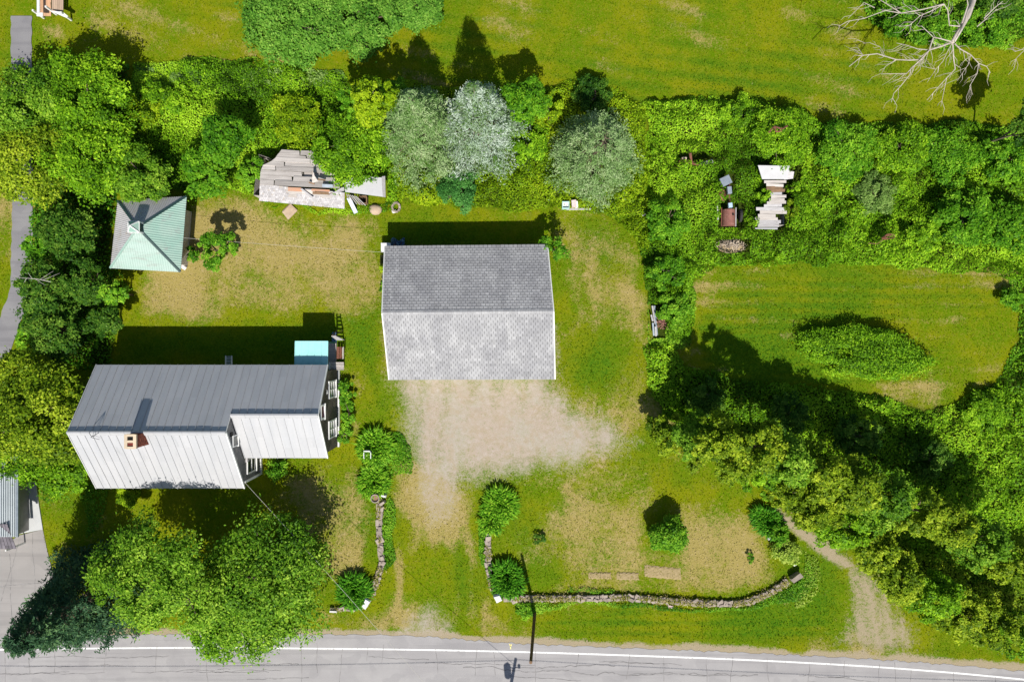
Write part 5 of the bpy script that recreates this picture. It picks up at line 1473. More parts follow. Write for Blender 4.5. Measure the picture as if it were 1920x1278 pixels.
undergrowth([(1500, 1030), (1530, 1040), (1545, 1090), (1530, 1130), (1490, 1140), (1505, 1090)], 'leaf_pale', 'pale flowering weeds off the right end of the stone wall', .3, .1, 1.0, 160, .12, 412, edge=.4)
undergrowth([(1060, 1098), (1160, 1103), (1155, 1114), (1110, 1113), (1060, 1108)], 'leaf_lily', 'weed tuft behind the middle of the long stone wall', .2, .1, 1.0, 200, .1, 413, edge=.3)
undergrowth([(150, 895), (205, 905), (190, 985), (165, 1010), (155, 950)], 'leaf_lily', 'tall grass at the left side of the farmhouse front lawn', .4, .15, 1.2, 200, .14, 415)
undergrowth([(1215, 560), (1300, 520), (1305, 600), (1290, 655), (1215, 640)], 'leaf_lily', 'leafy weeds between the mown strip and the oval lawn', .45, .25, 1.6, 200, .15, 416, holes=[(rail_hole, 0)])

undergrowth(THICKETS['corner'], 'leaf_lily', 'leafy brush under the dead tree at the top right', .5, .4, 2.4, 200, .17, 417)
# daylilies and garden bushes
blade_clump(704, 838, 34, 'leaf_lily', 'biggest light green daylily clump by the drive, with the white chair in it', 800)
blade_clump(701, 902, 27, 'leaf_lily', 'daylily clump at the head of the left stone wall', 560)
blade_clump(664, 1106, 31, 'leaf_lily_dark', 'dark green daylily clump beside the white stone at the road end of the left wall', 620)
blade_clump(938, 946, 32, 'leaf_lily', 'light green daylily clump at the upper end of the island wall', 680)
blade_clump(922, 975, 20, 'leaf_lily', 'smaller daylily clump just below the one at the upper end of the island wall', 300)
blade_clump(952, 1084, 30, 'leaf_lily_dark', 'dark green daylily clump inside the corner of the island wall', 620, ry=1.2, rz=.5)
blade_clump(1440, 978, 36, 'leaf_lily_dark', 'dark leafy clump on the upper right corner of the island', 620, ry=.55, rz=-.7, cat='plant')
tree(1256, 1007, 44, 2.6, 'leaf_lily', 'dense round bush alone on the island lawn', 'bush', 'bush', lsize=.16, dens=2.4, flat=1.1, rag=.05, lobes=3)
tree(1478, 1035, 30, 1.3, 'leaf_pale', 'pale yellow green flowering shrub on the right end of the island', 'shrub', 'shrub', lsize=.15)
tree(1462, 1000, 24, 1.2, 'leaf_green', 'green shrub behind the pale flowering shrub on the island', 'shrub', 'shrub', lsize=.15)
tree(1012, 1008, 14, .45, 'leaf_dark', 'small dark rose bush on the left part of the island lawn', 'shrub', 'shrub', lsize=.11, dens=.4)
tree(1407, 1046, 11, .5, 'leaf_green', 'tiny green shrub on the dry right part of the island lawn', 'shrub', 'shrub', lsize=.1, dens=.5)
tree(988, 1142, 20, .5, 'leaf_green', 'leafy weeds at the foot of the leaning pole', 'plant', 'weed_clump', lsize=.14)

# ---------------------------------------------------------------- mown grass: short tufts over the lawns
def grass_tufts(seed, n):
    rs = np.random.RandomState(seed)
    X = rs.uniform(-38.5, 38.5, n); Y = rs.uniform(-23.4, 26, n)
    i = np.clip(np.searchsorted(gx, X), 1, len(gx) - 1); j = np.clip(np.searchsorted(gy, Y), 1, len(gy) - 1)
    dr, lu, gr, di, so = dry[j, i], lush_and_shade[j, i], gravel[j, i], dirt[j, i], soil[j, i]
    ok = (so < .3) & (gr < .55 * rs.rand(n) + .1) & (di < .6 * rs.rand(n) + .1)
    pth = ribbon_d(X, Y)
    ok &= pth > .85
    for pl in ([(241, 692), (490, 692), (635, 692), (635, 835), (490, 835), (490, 887), (241, 887)], [(739, 480), (1024, 478), (1036, 705), (741, 706)], pad, [(-160, 855), (80, 855), (80, 1030), (-160, 1030)], [(240, 380), (370, 380), (365, 515), (240, 515)]):
        ok &= poly_sd(pl, X, Y) < .05
    ok &= Y > -23.4 + 0 * X
    ok &= (line_d(ROAD_EDGE, X, Y) > .35) & (Y > np.interp(X, [(p[0] - 960) / 25.6 for p in ROAD_EDGE], [(639 - p[1]) / 25.6 for p in ROAD_EDGE]) + .2)
    X, Y, dr, lu = X[ok], Y[ok], dr[ok], lu[ok]
    m = len(X)
    nrm = unit(np.stack([np.zeros(m), np.zeros(m), np.ones(m)], -1) + rs.normal(size=(m, 3)) * .55)
    sz = rs.uniform(.05, .13, m) * (1 + .25 * np.clip(lu, 0, 1))
    Z = -.03 + sz * .35 + .02 * rs.rand(m)
    t = np.clip(.38 + .40 * dr - .24 * lu + rs.normal(0, .085, m), 0, 1)
    o = np_mesh('grass', leaf_quads(np.stack([X, Y, Z], -1), nrm, sz, rs, aspect=.42, fold=.1), 4, t, M['grass_tuft'])
    tag(o, 'short mown grass with dry straw flecks over the lawns', None, None, 'stuff')
def ribbon_d(X, Y): return line_d([(40, 30), (40, 120), (42, 250), (42, 400), (40, 480), (38, 545), (22, 590), (5, 640), (-30, 700)], X, Y)
grass_tufts(77, 165000)

# ================================================================== SMALL THINGS
# ---- dry-stone walls
def stone_piece(mb, c, sx, sy, sz, rz, rs):
    pts = []
    ca, sa = math.cos(rz), math.sin(rz)
    for z, k in ((0, .98), (sz * .75, 1.0), (sz, .82)):
        for x, y in ((-1, -1), (1, -1), (1, 1), (-1, 1)):
            jx, jy = x * sx / 2 * k * rs.uniform(.7, 1.12), y * sy / 2 * k * rs.uniform(.7, 1.12)
            pts.append(Vector((c[0] + jx * ca - jy * sa, c[1] + jx * sa + jy * ca, c[2] + z * rs.uniform(.93, 1.05))))
    fs = [(8, 9, 10, 11), (3, 2, 1, 0)]
    for r in (0, 4):
        for k in range(4): fs.append((r + k, r + (k + 1) % 4, r + 4 + (k + 1) % 4, r + 4 + k))
    mb.idx(pts, fs)
def stone_wall(path, label, width, height, step, seed, name='stone_wall', mat='stone'):
    rs = random.Random(seed)
    p = dens(path, 2)
    mid = path[len(path) // 2]
    root = thing(name, P(mid[0], mid[1], 0), label, 'wall')
    acc = 0; i = 0
    core = MB(); last = None
    nxt = rs.uniform(.7, 1.2) * step
    start = p[0]
    for a, b_ in zip(p[:-1], p[1:]):
        acc += math.hypot(b_[0] - a[0], b_[1] - a[1])
        if acc >= nxt:
            A, B = P(*start), P(*b_)
            L = (B - A).length; c = (A + B) / 2; rz = math.atan2(B.y - A.y, B.x - A.x)
            core.box((c.x, c.y, height * .33), (L + .06, width * .85, height * .66), rz)
            side = Vector((-math.sin(rz), math.cos(rz), 0)); fwd = Vector((math.cos(rz), math.sin(rz), 0))
            for s_ in ((-1, 1) if rs.random() < .72 else (0,)):
                off = side * (s_ * width * rs.uniform(.16, .32) + rs.uniform(-.05, .05)) + fwd * rs.uniform(-.12, .12)
                w_ = width * (rs.uniform(.38, .62) if s_ else rs.uniform(.7, 1.1))
                mb = MB(); stone_piece(mb, (c.x + off.x, c.y + off.y, height * rs.uniform(.35, .62)), L * rs.uniform(.6, 1.15), w_, height * rs.uniform(.25, .55), rz + rs.uniform(-.6, .6), rs); mb.build('stone', M[mat], root)
            start = b_; acc = 0; nxt = rs.uniform(.45, 1.5) * step
    core.build('core', M['stone'], root)['kind'] = 'stuff'
    return root
stone_wall([(714, 936), (712, 960), (712, 1000), (716, 1040), (716, 1058), (708, 1085), (694, 1120)], 'low dry stone wall along the left side of the drive', .48, .34, 9, 1)
stone_wall([(917, 1000), (915, 1030), (917, 1070), (925, 1108)], 'low dry stone wall on the left side of the island lawn', .44, .30, 8, 2)
stone_wall([(945, 1121), (1000, 1120), (1100, 1120), (1180, 1119), (1250, 1124), (1320, 1129), (1390, 1128), (1440, 1110), (1478, 1087)], 'long low stone wall along the road side of the island lawn', .48, .25, 9, 3)
stone_wall([(622, 1141), (650, 1140), (684, 1136)], 'short stone edging from the white stone toward the big front tree', .30, .22, 11, 4, name='stone_edging')
def boulder(px, py, sx, sy, sz, rz, mat, label, name='boulder', cat='stone', seed=0):
    rs = random.Random(seed + int(px)); mb = MB(); c = P(px, py)
    stone_piece(mb, (c.x, c.y, 0), sx, sy, sz, rz, rs)
    return tag(mb.build(name, M[mat], org=c), label, cat)
boulder(688, 1127, .42, .75, .55, -.5, 'stone_white', 'white painted stone at the road end of the left wall', 'white_stone')
boulder(934, 1117, .55, .55, .55, .4, 'stone_white', 'white painted stone at the corner of the island wall', 'white_stone')
boulder(626, 1143, .55, .16, .3, 0, 'stone_white', 'small white block under the edge of the big front tree', 'white_block')
boulder(1489, 1079, 1.0, .42, .55, .62, 'stone', 'long flat slab ending the island wall on the right', 'stone_slab')
boulder(1441, 1008, .26, .2, .2, .3, 'stone_white', 'little white stone beside the dark clump on the island', 'white_stone')
boulder(1488, 1056, .22, .22, .25, .3, 'stone_white', 'little white stone between the pale shrub and the slab', 'white_stone')
def round_rock(px, py, rx, ry, h, mat, label, seed):
    rs = random.Random(seed); mb = MB(); c = P(px, py); n = 12; rings = [(1.0, 0.0), (.96, .35), (.78, .75), (.42, .97)]
    pts = [Vector((c.x + rx * q * math.cos(6.2832 * k / n) * rs.uniform(.86, 1.1), c.y + ry * q * math.sin(6.2832 * k / n) * rs.uniform(.86, 1.1), h * z * rs.uniform(.92, 1.06))) for q, z in rings for k in range(n)] + [Vector((c.x, c.y, h))]
    fs = [(r * n + k, r * n + (k + 1) % n, (r + 1) * n + (k + 1) % n, (r + 1) * n + k) for r in range(3) for k in range(n)] + [(3 * n + k, 3 * n + (k + 1) % n, 4 * n) for k in range(n)]
    mb.idx(pts, fs, .5); return tag(mb.build('boulder', M[mat], org=c, smooth=True), label, 'stone')
round_rock(704, 393, .48, .42, .32, 'stone_tan', 'pinkish tan rock right of the dark crate', 8)
boulder(543, 396, .9, .75, .12, .75, 'stone_tan', 'flat tan doorstep stone in front of the collapsed shed', 'doorstep_stone')
boulder(1240, 1128, .3, .16, .14, .2, 'stone_white', 'small white litter lying against the long stone wall', 'litter', 'litter')
boulder(1257, 1136.5, .42, .2, .06, -.15, 'pink_box', 'flat pinkish scrap on the verge below the long wall', 'scrap', 'litter')
boulder(1206, 401, .32, .3, .2, .6, 'stone_white', 'pale block in the vines right of the garage lawn', 'pale_block')
boulder(345, 501, .5, .3, .2, -.6, 'stone_white', 'white rubble at the lower right corner of the mint shed', 'rubble')

# dry grass creeping over the walls
def creep(paths, n, seed):
    rs = np.random.RandomState(seed); X = []; Y = []; Z = []
    for path, wd, hh in paths:
        p = dens(path, 3)
        for _ in range(int(len(p) * n)):
            a = p[rs.randint(len(p))]; q = P(a[0], a[1]); patch = vnoise(np.array([q.x * .9]), np.array([q.y * .9]), 5)[0]
            if patch < .42: continue
            off = rs.normal(0, wd * .42, 2); X.append(q.x + off[0]); Y.append(q.y + off[1]); Z.append(max(.03, hh * 1.25 * max(0, 1 - (np.hypot(*off) / wd) ** 2)) + rs.uniform(-.02, .06))
    X, Y, Z = map(np.array, (X, Y, Z)); m = len(X)
    nrm = unit(np.array([0, 0, 1.]) + rs.normal(size=(m, 3)) * .6)
    o = np_mesh('dry_grass', leaf_quads(np.stack([X, Y, Z], -1), nrm, rs.uniform(.08, .22, m), rs, aspect=.3, fold=.1), 4, np.clip(rs.normal(.62, .25, m), 0, 1), M['grass_tuft'])
    tag(o, 'dry grass creeping over the low stone walls', None, None, 'stuff')
creep([([(714, 936), (712, 960), (712, 1000), (716, 1040), (716, 1058), (708, 1085), (694, 1120)], .42, .3), ([(917, 1000), (915, 1030), (917, 1070), (925, 1108)], .42, .3),
       ([(945, 1121), (1000, 1120), (1100, 1120), (1180, 1119), (1250, 1124), (1320, 1129), (1390, 1128), (1440, 1110), (1478, 1087)], .42, .22), ([(622, 1141), (650, 1140), (684, 1136)], .3, .15)], 22, 61)

# ---- round stone urn and blocks at the head of the left wall
urn = thing('stone_urn', P(706, 931), 'round grey stone planter at the head of the left wall', 'planter')
c = P(706, 931); mb = MB(); n = 18
prof = [(.20, 0), (.24, .25), (.30, .5), (.32, .58), (.26, .58), (.20, .40), (0, .40)]
pts = []; fs = []
for r, z in prof:
    for k in range(n): pts.append(Vector((c.x + r * math.cos(6.2832 * k / n), c.y + r * math.sin(6.2832 * k / n), z)))
for i in range(len(prof) - 1):
    for k in range(n): fs.append((i * n + k, i * n + (k + 1) % n, (i + 1) * n + (k + 1) % n, (i + 1) * n + k))
mb.idx(pts, fs, .5); mb.build('bowl', M['stone'], urn)
mb = MB(); mb.tube([(c.x, c.y, .38), (c.x, c.y, .46)], .21, 14); mb.build('soil', M['wood_brown'], urn)
boulder(718, 941, .5, .22, .5, .5, 'stone', 'grey block beside the round stone planter', 'stone_block')
boulder(720, 927, .42, .2, .45, -.3, 'stone_white', 'pale block behind the round stone planter', 'stone_block')

# ---- bare earth rectangles on the island lawn
def soil_bed(x0, x1, y0, y1, label, rot=0):
    mb = MB(); nx_, ny_ = 14, 6
    def pt(i, j):
        u, v = i / nx_, j / ny_
        x = x0 + (x1 - x0) * u; y = y0 + (y1 - y0) * v + (u - .5) * rot
        e = min(u, 1 - u, v, 1 - v)
        jx = math.sin(i * 3.1 + j * 5.7) * .9; jy = math.sin(i * 4.3 + j * 2.9 + 1) * .9
        q = P(x + jx, y + jy); q.z = -.03 + .036 * min(1, e * 8) + .006 * math.sin(i * 2.7 + j * 4.1)
        return q
    for i in range(nx_):
        for j in range(ny_): mb.face([pt(i, j + 1), pt(i + 1, j + 1), pt(i + 1, j), pt(i, j)], t=.5)
    c = P((x0 + x1) / 2, (y0 + y1) / 2)
    return tag(mb.build('soil_bed', M['soil_tan'], org=c), label, 'garden bed')
soil_bed(1104, 1146, 1073, 1085, 'smallest bare tan soil rectangle, leftmost of three on the island lawn')
soil_bed(1157, 1198, 1073, 1087, 'middle bare tan soil rectangle on the island lawn', 1)
soil_bed(1209, 1277, 1062, 1084, 'largest bare tan soil rectangle, rightmost of three on the island lawn', 6)

# ---- leaning pole inside the frame, line pole beyond the bottom edge, wires
pole = thing('leaning_pole', P(1003, 1146), 'brown wooden pole leaning from the verge over the road', 'pole')
b0 = P(1003, 1146); tp = b0 + Vector((-.47, -.89, 6.0))
mb = MB(); mb.tube([b0 - Vector((0, 0, .1)), lerp(b0, tp, .5), tp], [.125, .11, .10], 12, t=.5); mb.build('shaft', M['pole_wood'], pole, smooth=False)
mb = MB(); mb.tube([tp - Vector((0, 0, .01)), tp + Vector((0, 0, .02))], .102, 12, t=.5); mb.build('end_grain', M['wood_brown'], pole)
pb = W(938, 1392); pt_ = W(982, 1384, 7.0)
up_ = thing('utility_pole', pb, 'utility pole below the bottom edge whose shadow tip falls on the road', 'pole')
mb = MB(); mb.tube([pb, lerp(pb, pt_, .5), pt_], [.15, .13, .11], 10); mb.build('shaft', M['pole_wood'], up_)
mb = MB(); q = lerp(pb, pt_, .80) + Vector((-.34, 0, 0)); mb.tube([q, q + Vector((0, 0, .85))], .26, 12); mb.build('transformer', M['steel_blue'], up_)
mb = MB(); q = lerp(pb, pt_, .9) + Vector((.36, 0, 0)); mb.tube([q, q + Vector((0, 0, .2))], .1, 8); mb.bar(lerp(pb, pt_, .9), q, .04); mb.build('insulator', M['soot'], up_)
mb = MB(); q = lerp(pb, pt_, .92) + Vector((-.5, 0, 0)); mb.bar(lerp(pb, pt_, .88), q, .05); mb.tube([q, q + Vector((0, 0, .25))], .07, 8); mb.build('cutout', M['soot'], up_)
def wire(a, b_, sag, r, mat, label, n=24, name='wire', cat='wire'):
    mb = MB(); pts = []
    for i in range(n + 1):
        t = i / n; p = lerp(a, b_, t); p.z -= sag * 4 * t * (1 - t); pts.append(p)
    mb.tube(pts, r, 4)
    return tag(mb.build(name, M[mat], org=a), label, cat)
wire(P(344, 446, 2.4), P(720, 473, 2.5), .25, .010, 'wire_grey', 'pale clothesline between the mint shed and the garage', name='clothesline', cat='line')
wire(P(458, 903, 3.25), lerp(pb, pt_, .93), .35, .012, 'wire_grey', 'pale service wire from the farmhouse corner toward the road', name='service_wire')
wire(lerp(pb, pt_, .985), W(-500, 1392, 7.2), .5, .014, 'wire_black', 'overhead line along the road left of the utility pole', name='overhead_line')
wire(lerp(pb, pt_, .985) + Vector((.02, .05, 0)), W(2500, 1440, 7.2), .5, .014, 'wire_black', 'overhead line along the road right of the utility pole', name='overhead_line')

# ---- dead tree, top right
dead = thing('dead_tree', P(1832, -40), 'bare pale dead tree reaching over the field at the top right', 'tree')
def poly3(pts): return [P(x, y, z) for x, y, z in pts]
mb = MB()
trunk_p = poly3([(1832, -60, .0), (1826, -30, 2.2), (1824, 0, 3.6), (1815, 28, 4.4), (1800, 55, 4.9), (1786, 79, 5.2)])
mb.tube(trunk_p, [.28, .25, .22, .19, .16, .13], 8); mb.tube(poly3([(1824, 0, 3.6), (1812, 25, 4.6), (1803, 55, 5.4), (1790, 78, 5.6)]), [.12, .1, .09, .06], 6)
mb.build('trunk', M['deadwood'], dead, smooth=True)
br_defs = [
    ([(1786, 79, 5.2), (1765, 87, 5.3), (1742, 94, 5.3), (1728, 112, 5.2), (1705, 113, 5.1), (1680, 112, 5.0), (1645, 101, 4.9), (1618, 104, 4.8), (1592, 125, 4.6)], .075),
    ([(1786, 79, 5.2), (1760, 72, 5.4), (1750, 70, 5.4), (1728, 49, 5.5)], .045),
    ([(1750, 70, 5.4), (1742, 95, 5.4), (1730, 108, 5.3), (1712, 125, 5.2), (1700, 138, 5.0), (1652, 139, 4.8)], .05),
    ([(1742, 94, 5.3), (1720, 92, 5.2), (1700, 85, 5.1), (1681, 81, 5.0)], .04),
    ([(1728, 112, 5.2), (1708, 128, 5.0), (1706, 140, 4.9), (1690, 160, 4.8), (1676, 175, 4.6), (1671, 192, 4.4)], .045),
    ([(1786, 79, 5.2), (1788, 110, 5.0), (1791, 130, 4.8), (1775, 146, 4.6), (1758, 165, 4.5), (1738, 188, 4.2)], .05),
    ([(1775, 146, 4.6), (1771, 165, 4.4), (1764, 200, 4.1)], .03),
    ([(1790, 82, 5.2), (1800, 92, 5.1), (1820, 103, 5.0), (1835, 119, 4.8), (1850, 125, 4.7), (1857, 137, 4.5)], .05),
    ([(1835, 119, 4.8), (1832, 138, 4.6), (1822, 155, 4.4), (1818, 162, 4.3), (1824, 178, 4.1)], .032),
    ([(1820, 103, 5.0), (1815, 122, 4.8), (1806, 135, 4.6), (1795, 152, 4.4)], .03),
    ([(1786, 79, 5.2), (1775, 100, 5.0), (1768, 115, 4.9), (1755, 130, 4.7), (1738, 155, 4.5)], .03),
    ([(1680, 112, 5.0), (1660, 125, 4.8), (1653, 138, 4.7)], .025), ([(1618, 104, 4.8), (1610, 92, 4.7), (1605, 88, 4.6)], .025), ([(1660, 107, 4.9), (1650, 88, 4.7), (1630, 80, 4.6), (1618, 82, 4.5)], .025),
    ([(1803, 50, 5.2), (1780, 48, 5.4), (1777, 20, 5.6), (1770, 8, 5.7), (1748, 20, 5.6), (1725, 30, 5.5), (1705, 48, 5.4), (1685, 50, 5.2)], .05),
    ([(1770, 8, 5.7), (1730, 18, 5.6), (1690, 25, 5.4), (1660, 20, 5.3), (1620, 35, 5.2), (1590, 40, 5.0), (1572, 50, 4.9)], .05),
    ([(1640, 15, 5.3), (1620, 5, 5.2), (1590, 35, 5.0)], .035), ([(1690, 25, 5.4), (1655, 3, 5.3), (1630, -10, 5.2)], .035),
    ([(1725, 30, 5.5), (1705, 15, 5.4), (1690, 5, 5.3)], .025), ([(1800, 55, 5.0), (1815, 10, 5.6), (1812, -10, 5.8)], .06), ([(1845, 35, 4.5), (1865, 15, 4.9), (1880, 3, 5.2)], .045),
    ([(1832, 50, 3.9), (1850, 35, 4.4), (1868, 18, 4.9)], .05), ([(1755, 130, 4.7), (1745, 128, 4.6), (1722, 123, 4.5)], .02), ([(1742, 95, 5.4), (1730, 104, 5.3), (1722, 108, 5.2)], .03),
    ([(1920, 92, 4.8), (1903, 97, 4.7), (1897, 92, 4.6)], .03), ([(1930, 85, 4.8), (1905, 110, 4.5), (1897, 125, 4.3)], .025)]
rs_ = random.Random(5)
for pts, r in br_defs:
    mb = MB()
    p3 = poly3(pts)
    mb.tube(p3, [r * .85 * (1 - .62 * i / (len(p3) - 1)) for i in range(len(p3))], 6)
    for k in range(1, len(p3)):                       # twigs
        for _ in range(2):
            t = rs_.random(); s = lerp(p3[k - 1], p3[k], t)
            d = (p3[k] - p3[k - 1]).normalized(); sd_ = Vector((-d.y, d.x, 0)) * rs_.choice((-1, 1))
            L = rs_.uniform(.25, .8)
            e1 = s + (d * .6 + sd_ * .6 + Vector((0, 0, rs_.uniform(-.3, .1)))) * L; e2 = e1 + (d * .8 + sd_ * rs_.uniform(-.2, .5) + Vector((0, 0, -.2))) * L * .7
            mb.tube([s, e1, e2], [r * .22 + .006, .011, .006], 4, cap=False)
    mb.build('branch', M['deadwood'], dead)
lb_ = thing('fallen_branch', P(75, 523, 4.6) * 1.0, 'bare grey branch sticking out of the dark tree over the tarred path', 'branch')
mb = MB(); mb.tube(poly3([(95, 528, 4.5), (70, 523, 4.6), (45, 521, 4.6), (33, 520, 4.5)]), [.03, .025, .02, .01], 5)
for a, b_ in (((60, 522, 4.6), (52, 510, 4.6)), ((75, 524, 4.6), (100, 508, 4.7)), ((80, 525, 4.6), (112, 512, 4.8)), ((50, 521, 4.6), (45, 530, 4.5)), ((65, 522, 4.6), (85, 535, 4.6))): mb.tube([P(*a), P(*b_)], [.016, .006], 4)
mb.build('stick', M['wood_grey'], lb_)

# ---- rusty machinery in the vines
trc = thing('rusty_tractor', P(1368, 390), 'rusty old tractor hulk half buried in vines', 'tractor')
c = P(1369, 407, .9)
mb = MB(); n = 12; L0, L1 = c.y - .58, c.y + .58
ring = lambda y: [Vector((c.x + .47 * math.cos(math.pi * k / n), y, .45 + .55 * math.sin(math.pi * k / n))) for k in range(n + 1)]
ra, rb = ring(L0), ring(L1)
for k in range(n): mb.face([ra[k], ra[k + 1], rb[k + 1], rb[k]], t=.5)
mb.face(ra, t=.4); mb.face(rb[::-1], t=.4); hd = mb.build('hood', M['rust_pink'], trc)
mb = MB(); mb.box((c.x + .18, c.y + .18, 1.0), (.12, .12, .12)); mb.build('filler_cap', M['soot'], hd)
for s_ in (-1, 1):
    mb = MB(); mb.bar((c.x + s_ * .52, c.y - .6, .5), (c.x + s_ * .52, c.y + .75, .55), .06, .12); mb.build('side_rail', M['wood_white'] if s_ > 0 else M['rust'], trc)
mb = MB(); mb.bar((c.x, c.y + .5, .6), P(1366, 345, .6), .16, .2); mb.build('frame', M['rust'], trc)
def wheel(parent, cc_, r, w, tiltv, mat, rim):
    ax = Vector(tiltv).normalized(); mb = MB()
    x = ax.orthogonal().normalized(); y = ax.cross(x); n = 20; m_ = 6
    pts = []; fs = []
    for i in range(n):
        d = x * math.cos(6.2832 * i / n) + y * math.sin(6.2832 * i / n)
        for j in range(m_):
            a = 6.2832 * j / m_; pts.append(Vector(cc_) + d * (r + w * .5 * math.cos(a)) + ax * (w * .6 * math.sin(a)))
    for i in range(n):
        for j in range(m_): fs.append((i * m_ + j, i * m_ + (j + 1) % m_, ((i + 1) % n) * m_ + (j + 1) % m_, ((i + 1) % n) * m_ + j))
    mb.idx(pts, fs, .5); wo = mb.build('wheel', M[mat], parent)
    mb = MB()
    for i in range(6):
        d = x * math.cos(6.2832 * i / 6) + y * math.sin(6.2832 * i / 6); mb.bar(Vector(cc_), Vector(cc_) + d * r, .05)
    mb.tube([Vector(cc_) - ax * .08, Vector(cc_) + ax * .08], .1, 8); mb.build('spokes', M[rim], wo)
wheel(trc, P(1355, 365, .75), .42, .14, (.75, .1, .65), 'rust', 'rust'); wheel(trc, P(1388, 404, .5), .42, .16, (1, 0, .1), 'black_rubber', 'rust')
mb = MB(); k = P(1361, 339, 1.15); mb.box(k, (.72, .62, .10), .45); mb.box(k - Vector((0, 0, .3)), (.55, .5, .5), .45); mb.build('radiator_box', M['steel_blue'], trc)
mb = MB(); k = P(1367, 357, .95); mb.box(k, (.3, .5, .3), .1); mb.build('engine_block', M['steel_blue'], trc)
mb = MB(); k = P(1369, 385, 1.1); mb.box(k, (.28, .32, .2), .1); mb.build('battery_box', pmat('pale_blue', (.42, .55, .66), (.35, .47, .58), 4, .5, .1, 10, .1), trc)
mb = MB(); mb.bar(P(1346, 412, .5), P(1345, 385, .8), .08); mb.build('lever', M['wood_white'], trc)
pl = thing('rusty_plough', P(1305, 302), 'rusty plough with a long beam lying in the vines', 'plough')
mb = MB(); mb.bar(P(1273, 303, .75), P(1316, 310, .8), .12, .1); mb.bar(P(1276, 299, .8), P(1300, 304, .85), .08, .08); mb.build('beam', M['rust'], pl)
mb = MB(); mb.bar(P(1296, 303, .8), P(1294, 287, 1.15), .16, .1); mb.build('handle', M['rust'], pl)
mb = MB(); mb.slab([P(1312, 310, .8), P(1338, 306, .75), P(1336, 299, .95), P(1318, 304, .95)], .05); mb.build('share', M['wood_white'], pl)
mb = MB(); mb.slab([P(1278, 299, .8), P(1287, 300, .8), P(1288, 294, .9), P(1279, 295, .9)], .05); mb.build('coulter', M['brush'], pl)
fr = thing('scrap_iron', P(1458, 242), 'bent rusty iron frame lying on the rounded shrub near the field', 'scrap iron')
mb = MB(); mb.tube(poly3([(1441, 249, 2.3), (1452, 237, 2.55), (1466, 242, 2.55), (1476, 236, 2.4)]), .07, 6); mb.tube(poly3([(1452, 237, 2.55), (1455, 247, 2.5), (1466, 246, 2.5)]), .06, 6); mb.build('bar', M['rust'], fr)
pil = thing('brush_pile', P(1370, 463), 'low tan pile of dead brush below the rusty tractor', 'brush pile')
mb = MB(); rs_ = random.Random(9); c = P(1370, 463)
for k in range(420):
    a = rs_.uniform(0, 6.28); r = math.sqrt(rs_.random()); x, y = c.x + r * 1.02 * math.cos(a), c.y + r * .46 * math.sin(a); z = .55 * (1 - r * r) * rs_.uniform(.5, 1) + .04
    an = rs_.uniform(0, 3.14); L = rs_.uniform(.08, .3)
    mb.bar((x, y, z), (x + math.cos(an) * L, y + math.sin(an) * L, z + rs_.uniform(-.06, .08)), .03, .025)
s = mb.build('sticks', M['brush'], pil); s['kind'] = 'stuff'
mb = MB(); n = 16
for k in range(n):
    a0, a1 = 6.2832 * k / n, 6.2832 * (k + 1) / n
    for (r0, z0), (r1, z1) in (((1, 0), (.7, .28)), ((.7, .28), (0, .42))):
        mb.face([Vector((c.x + r0 * math.cos(a0), c.y + r0 * .45 * math.sin(a0), z0)), Vector((c.x + r0 * math.cos(a1), c.y + r0 * .45 * math.sin(a1), z0)), Vector((c.x + r1 * math.cos(a1), c.y + r1 * .45 * math.sin(a1), z1)), Vector((c.x + r1 * math.cos(a0), c.y + r1 * .45 * math.sin(a0), z1))])
mb.build('mound', M['soil_tan'], pil)
tw = thing('rusty_wire_coil', P(1662, 446), 'loose coil of rusty wire in the thicket above the oval lawn', 'wire coil')
mb = MB()
for k in range(5):
    cx_, cy_ = 1664 + k * 2.2 - 4, 446 - k * .8; r = 5 + k * .6
    mb.tube([P(cx_ + r * 1.3 * math.cos(a * .45), cy_ + r * .6 * math.sin(a * .45), 1.35 + .04 * k) for a in range(15)], .025, 4)
mb.tube(poly3([(1628, 456, 1.1), (1645, 457, 1.25), (1655, 450, 1.35)]), .035, 4); mb.build('coil', M['rust'], tw)
rl = thing('rail_pile', P(1230, 600), 'stack of grey weathered rails lying in weeds right of the garage', 'rails')
for k, (a, b_) in enumerate((((1223, 573), (1229, 610)), ((1227, 573), (1232, 628)), ((1221, 590), (1224, 602)), ((1224, 605), (1226, 629)), ((1229, 612), (1230, 630)))):
    mb = MB(); mb.bar(P(*a, .35 + .05 * k), P(*b_, .3 + .04 * k), .12, .05); mb.build('rail', M['wood_white' if k % 2 == 0 else 'steel_blue'], rl)
sp_ = thing('scrap_heap', P(1240, 600), 'small rusty brown scrap heap right of the grey rails', 'scrap heap')
mb = MB(); rs_ = random.Random(3); c = P(1239, 600)
for k in range(90):
    x, y = c.x + rs_.gauss(0, .16), c.y + rs_.gauss(0, .28); an = rs_.uniform(0, 3.14); L = rs_.uniform(.1, .3); z = rs_.uniform(.25, .6)
    mb.bar((x, y, z), (x + math.cos(an) * L, y + math.sin(an) * L, z + rs_.uniform(-.05, .1)), .05, .03)
s = mb.build('pieces', M['rust_pink'], sp_); s['kind'] = 'stuff'
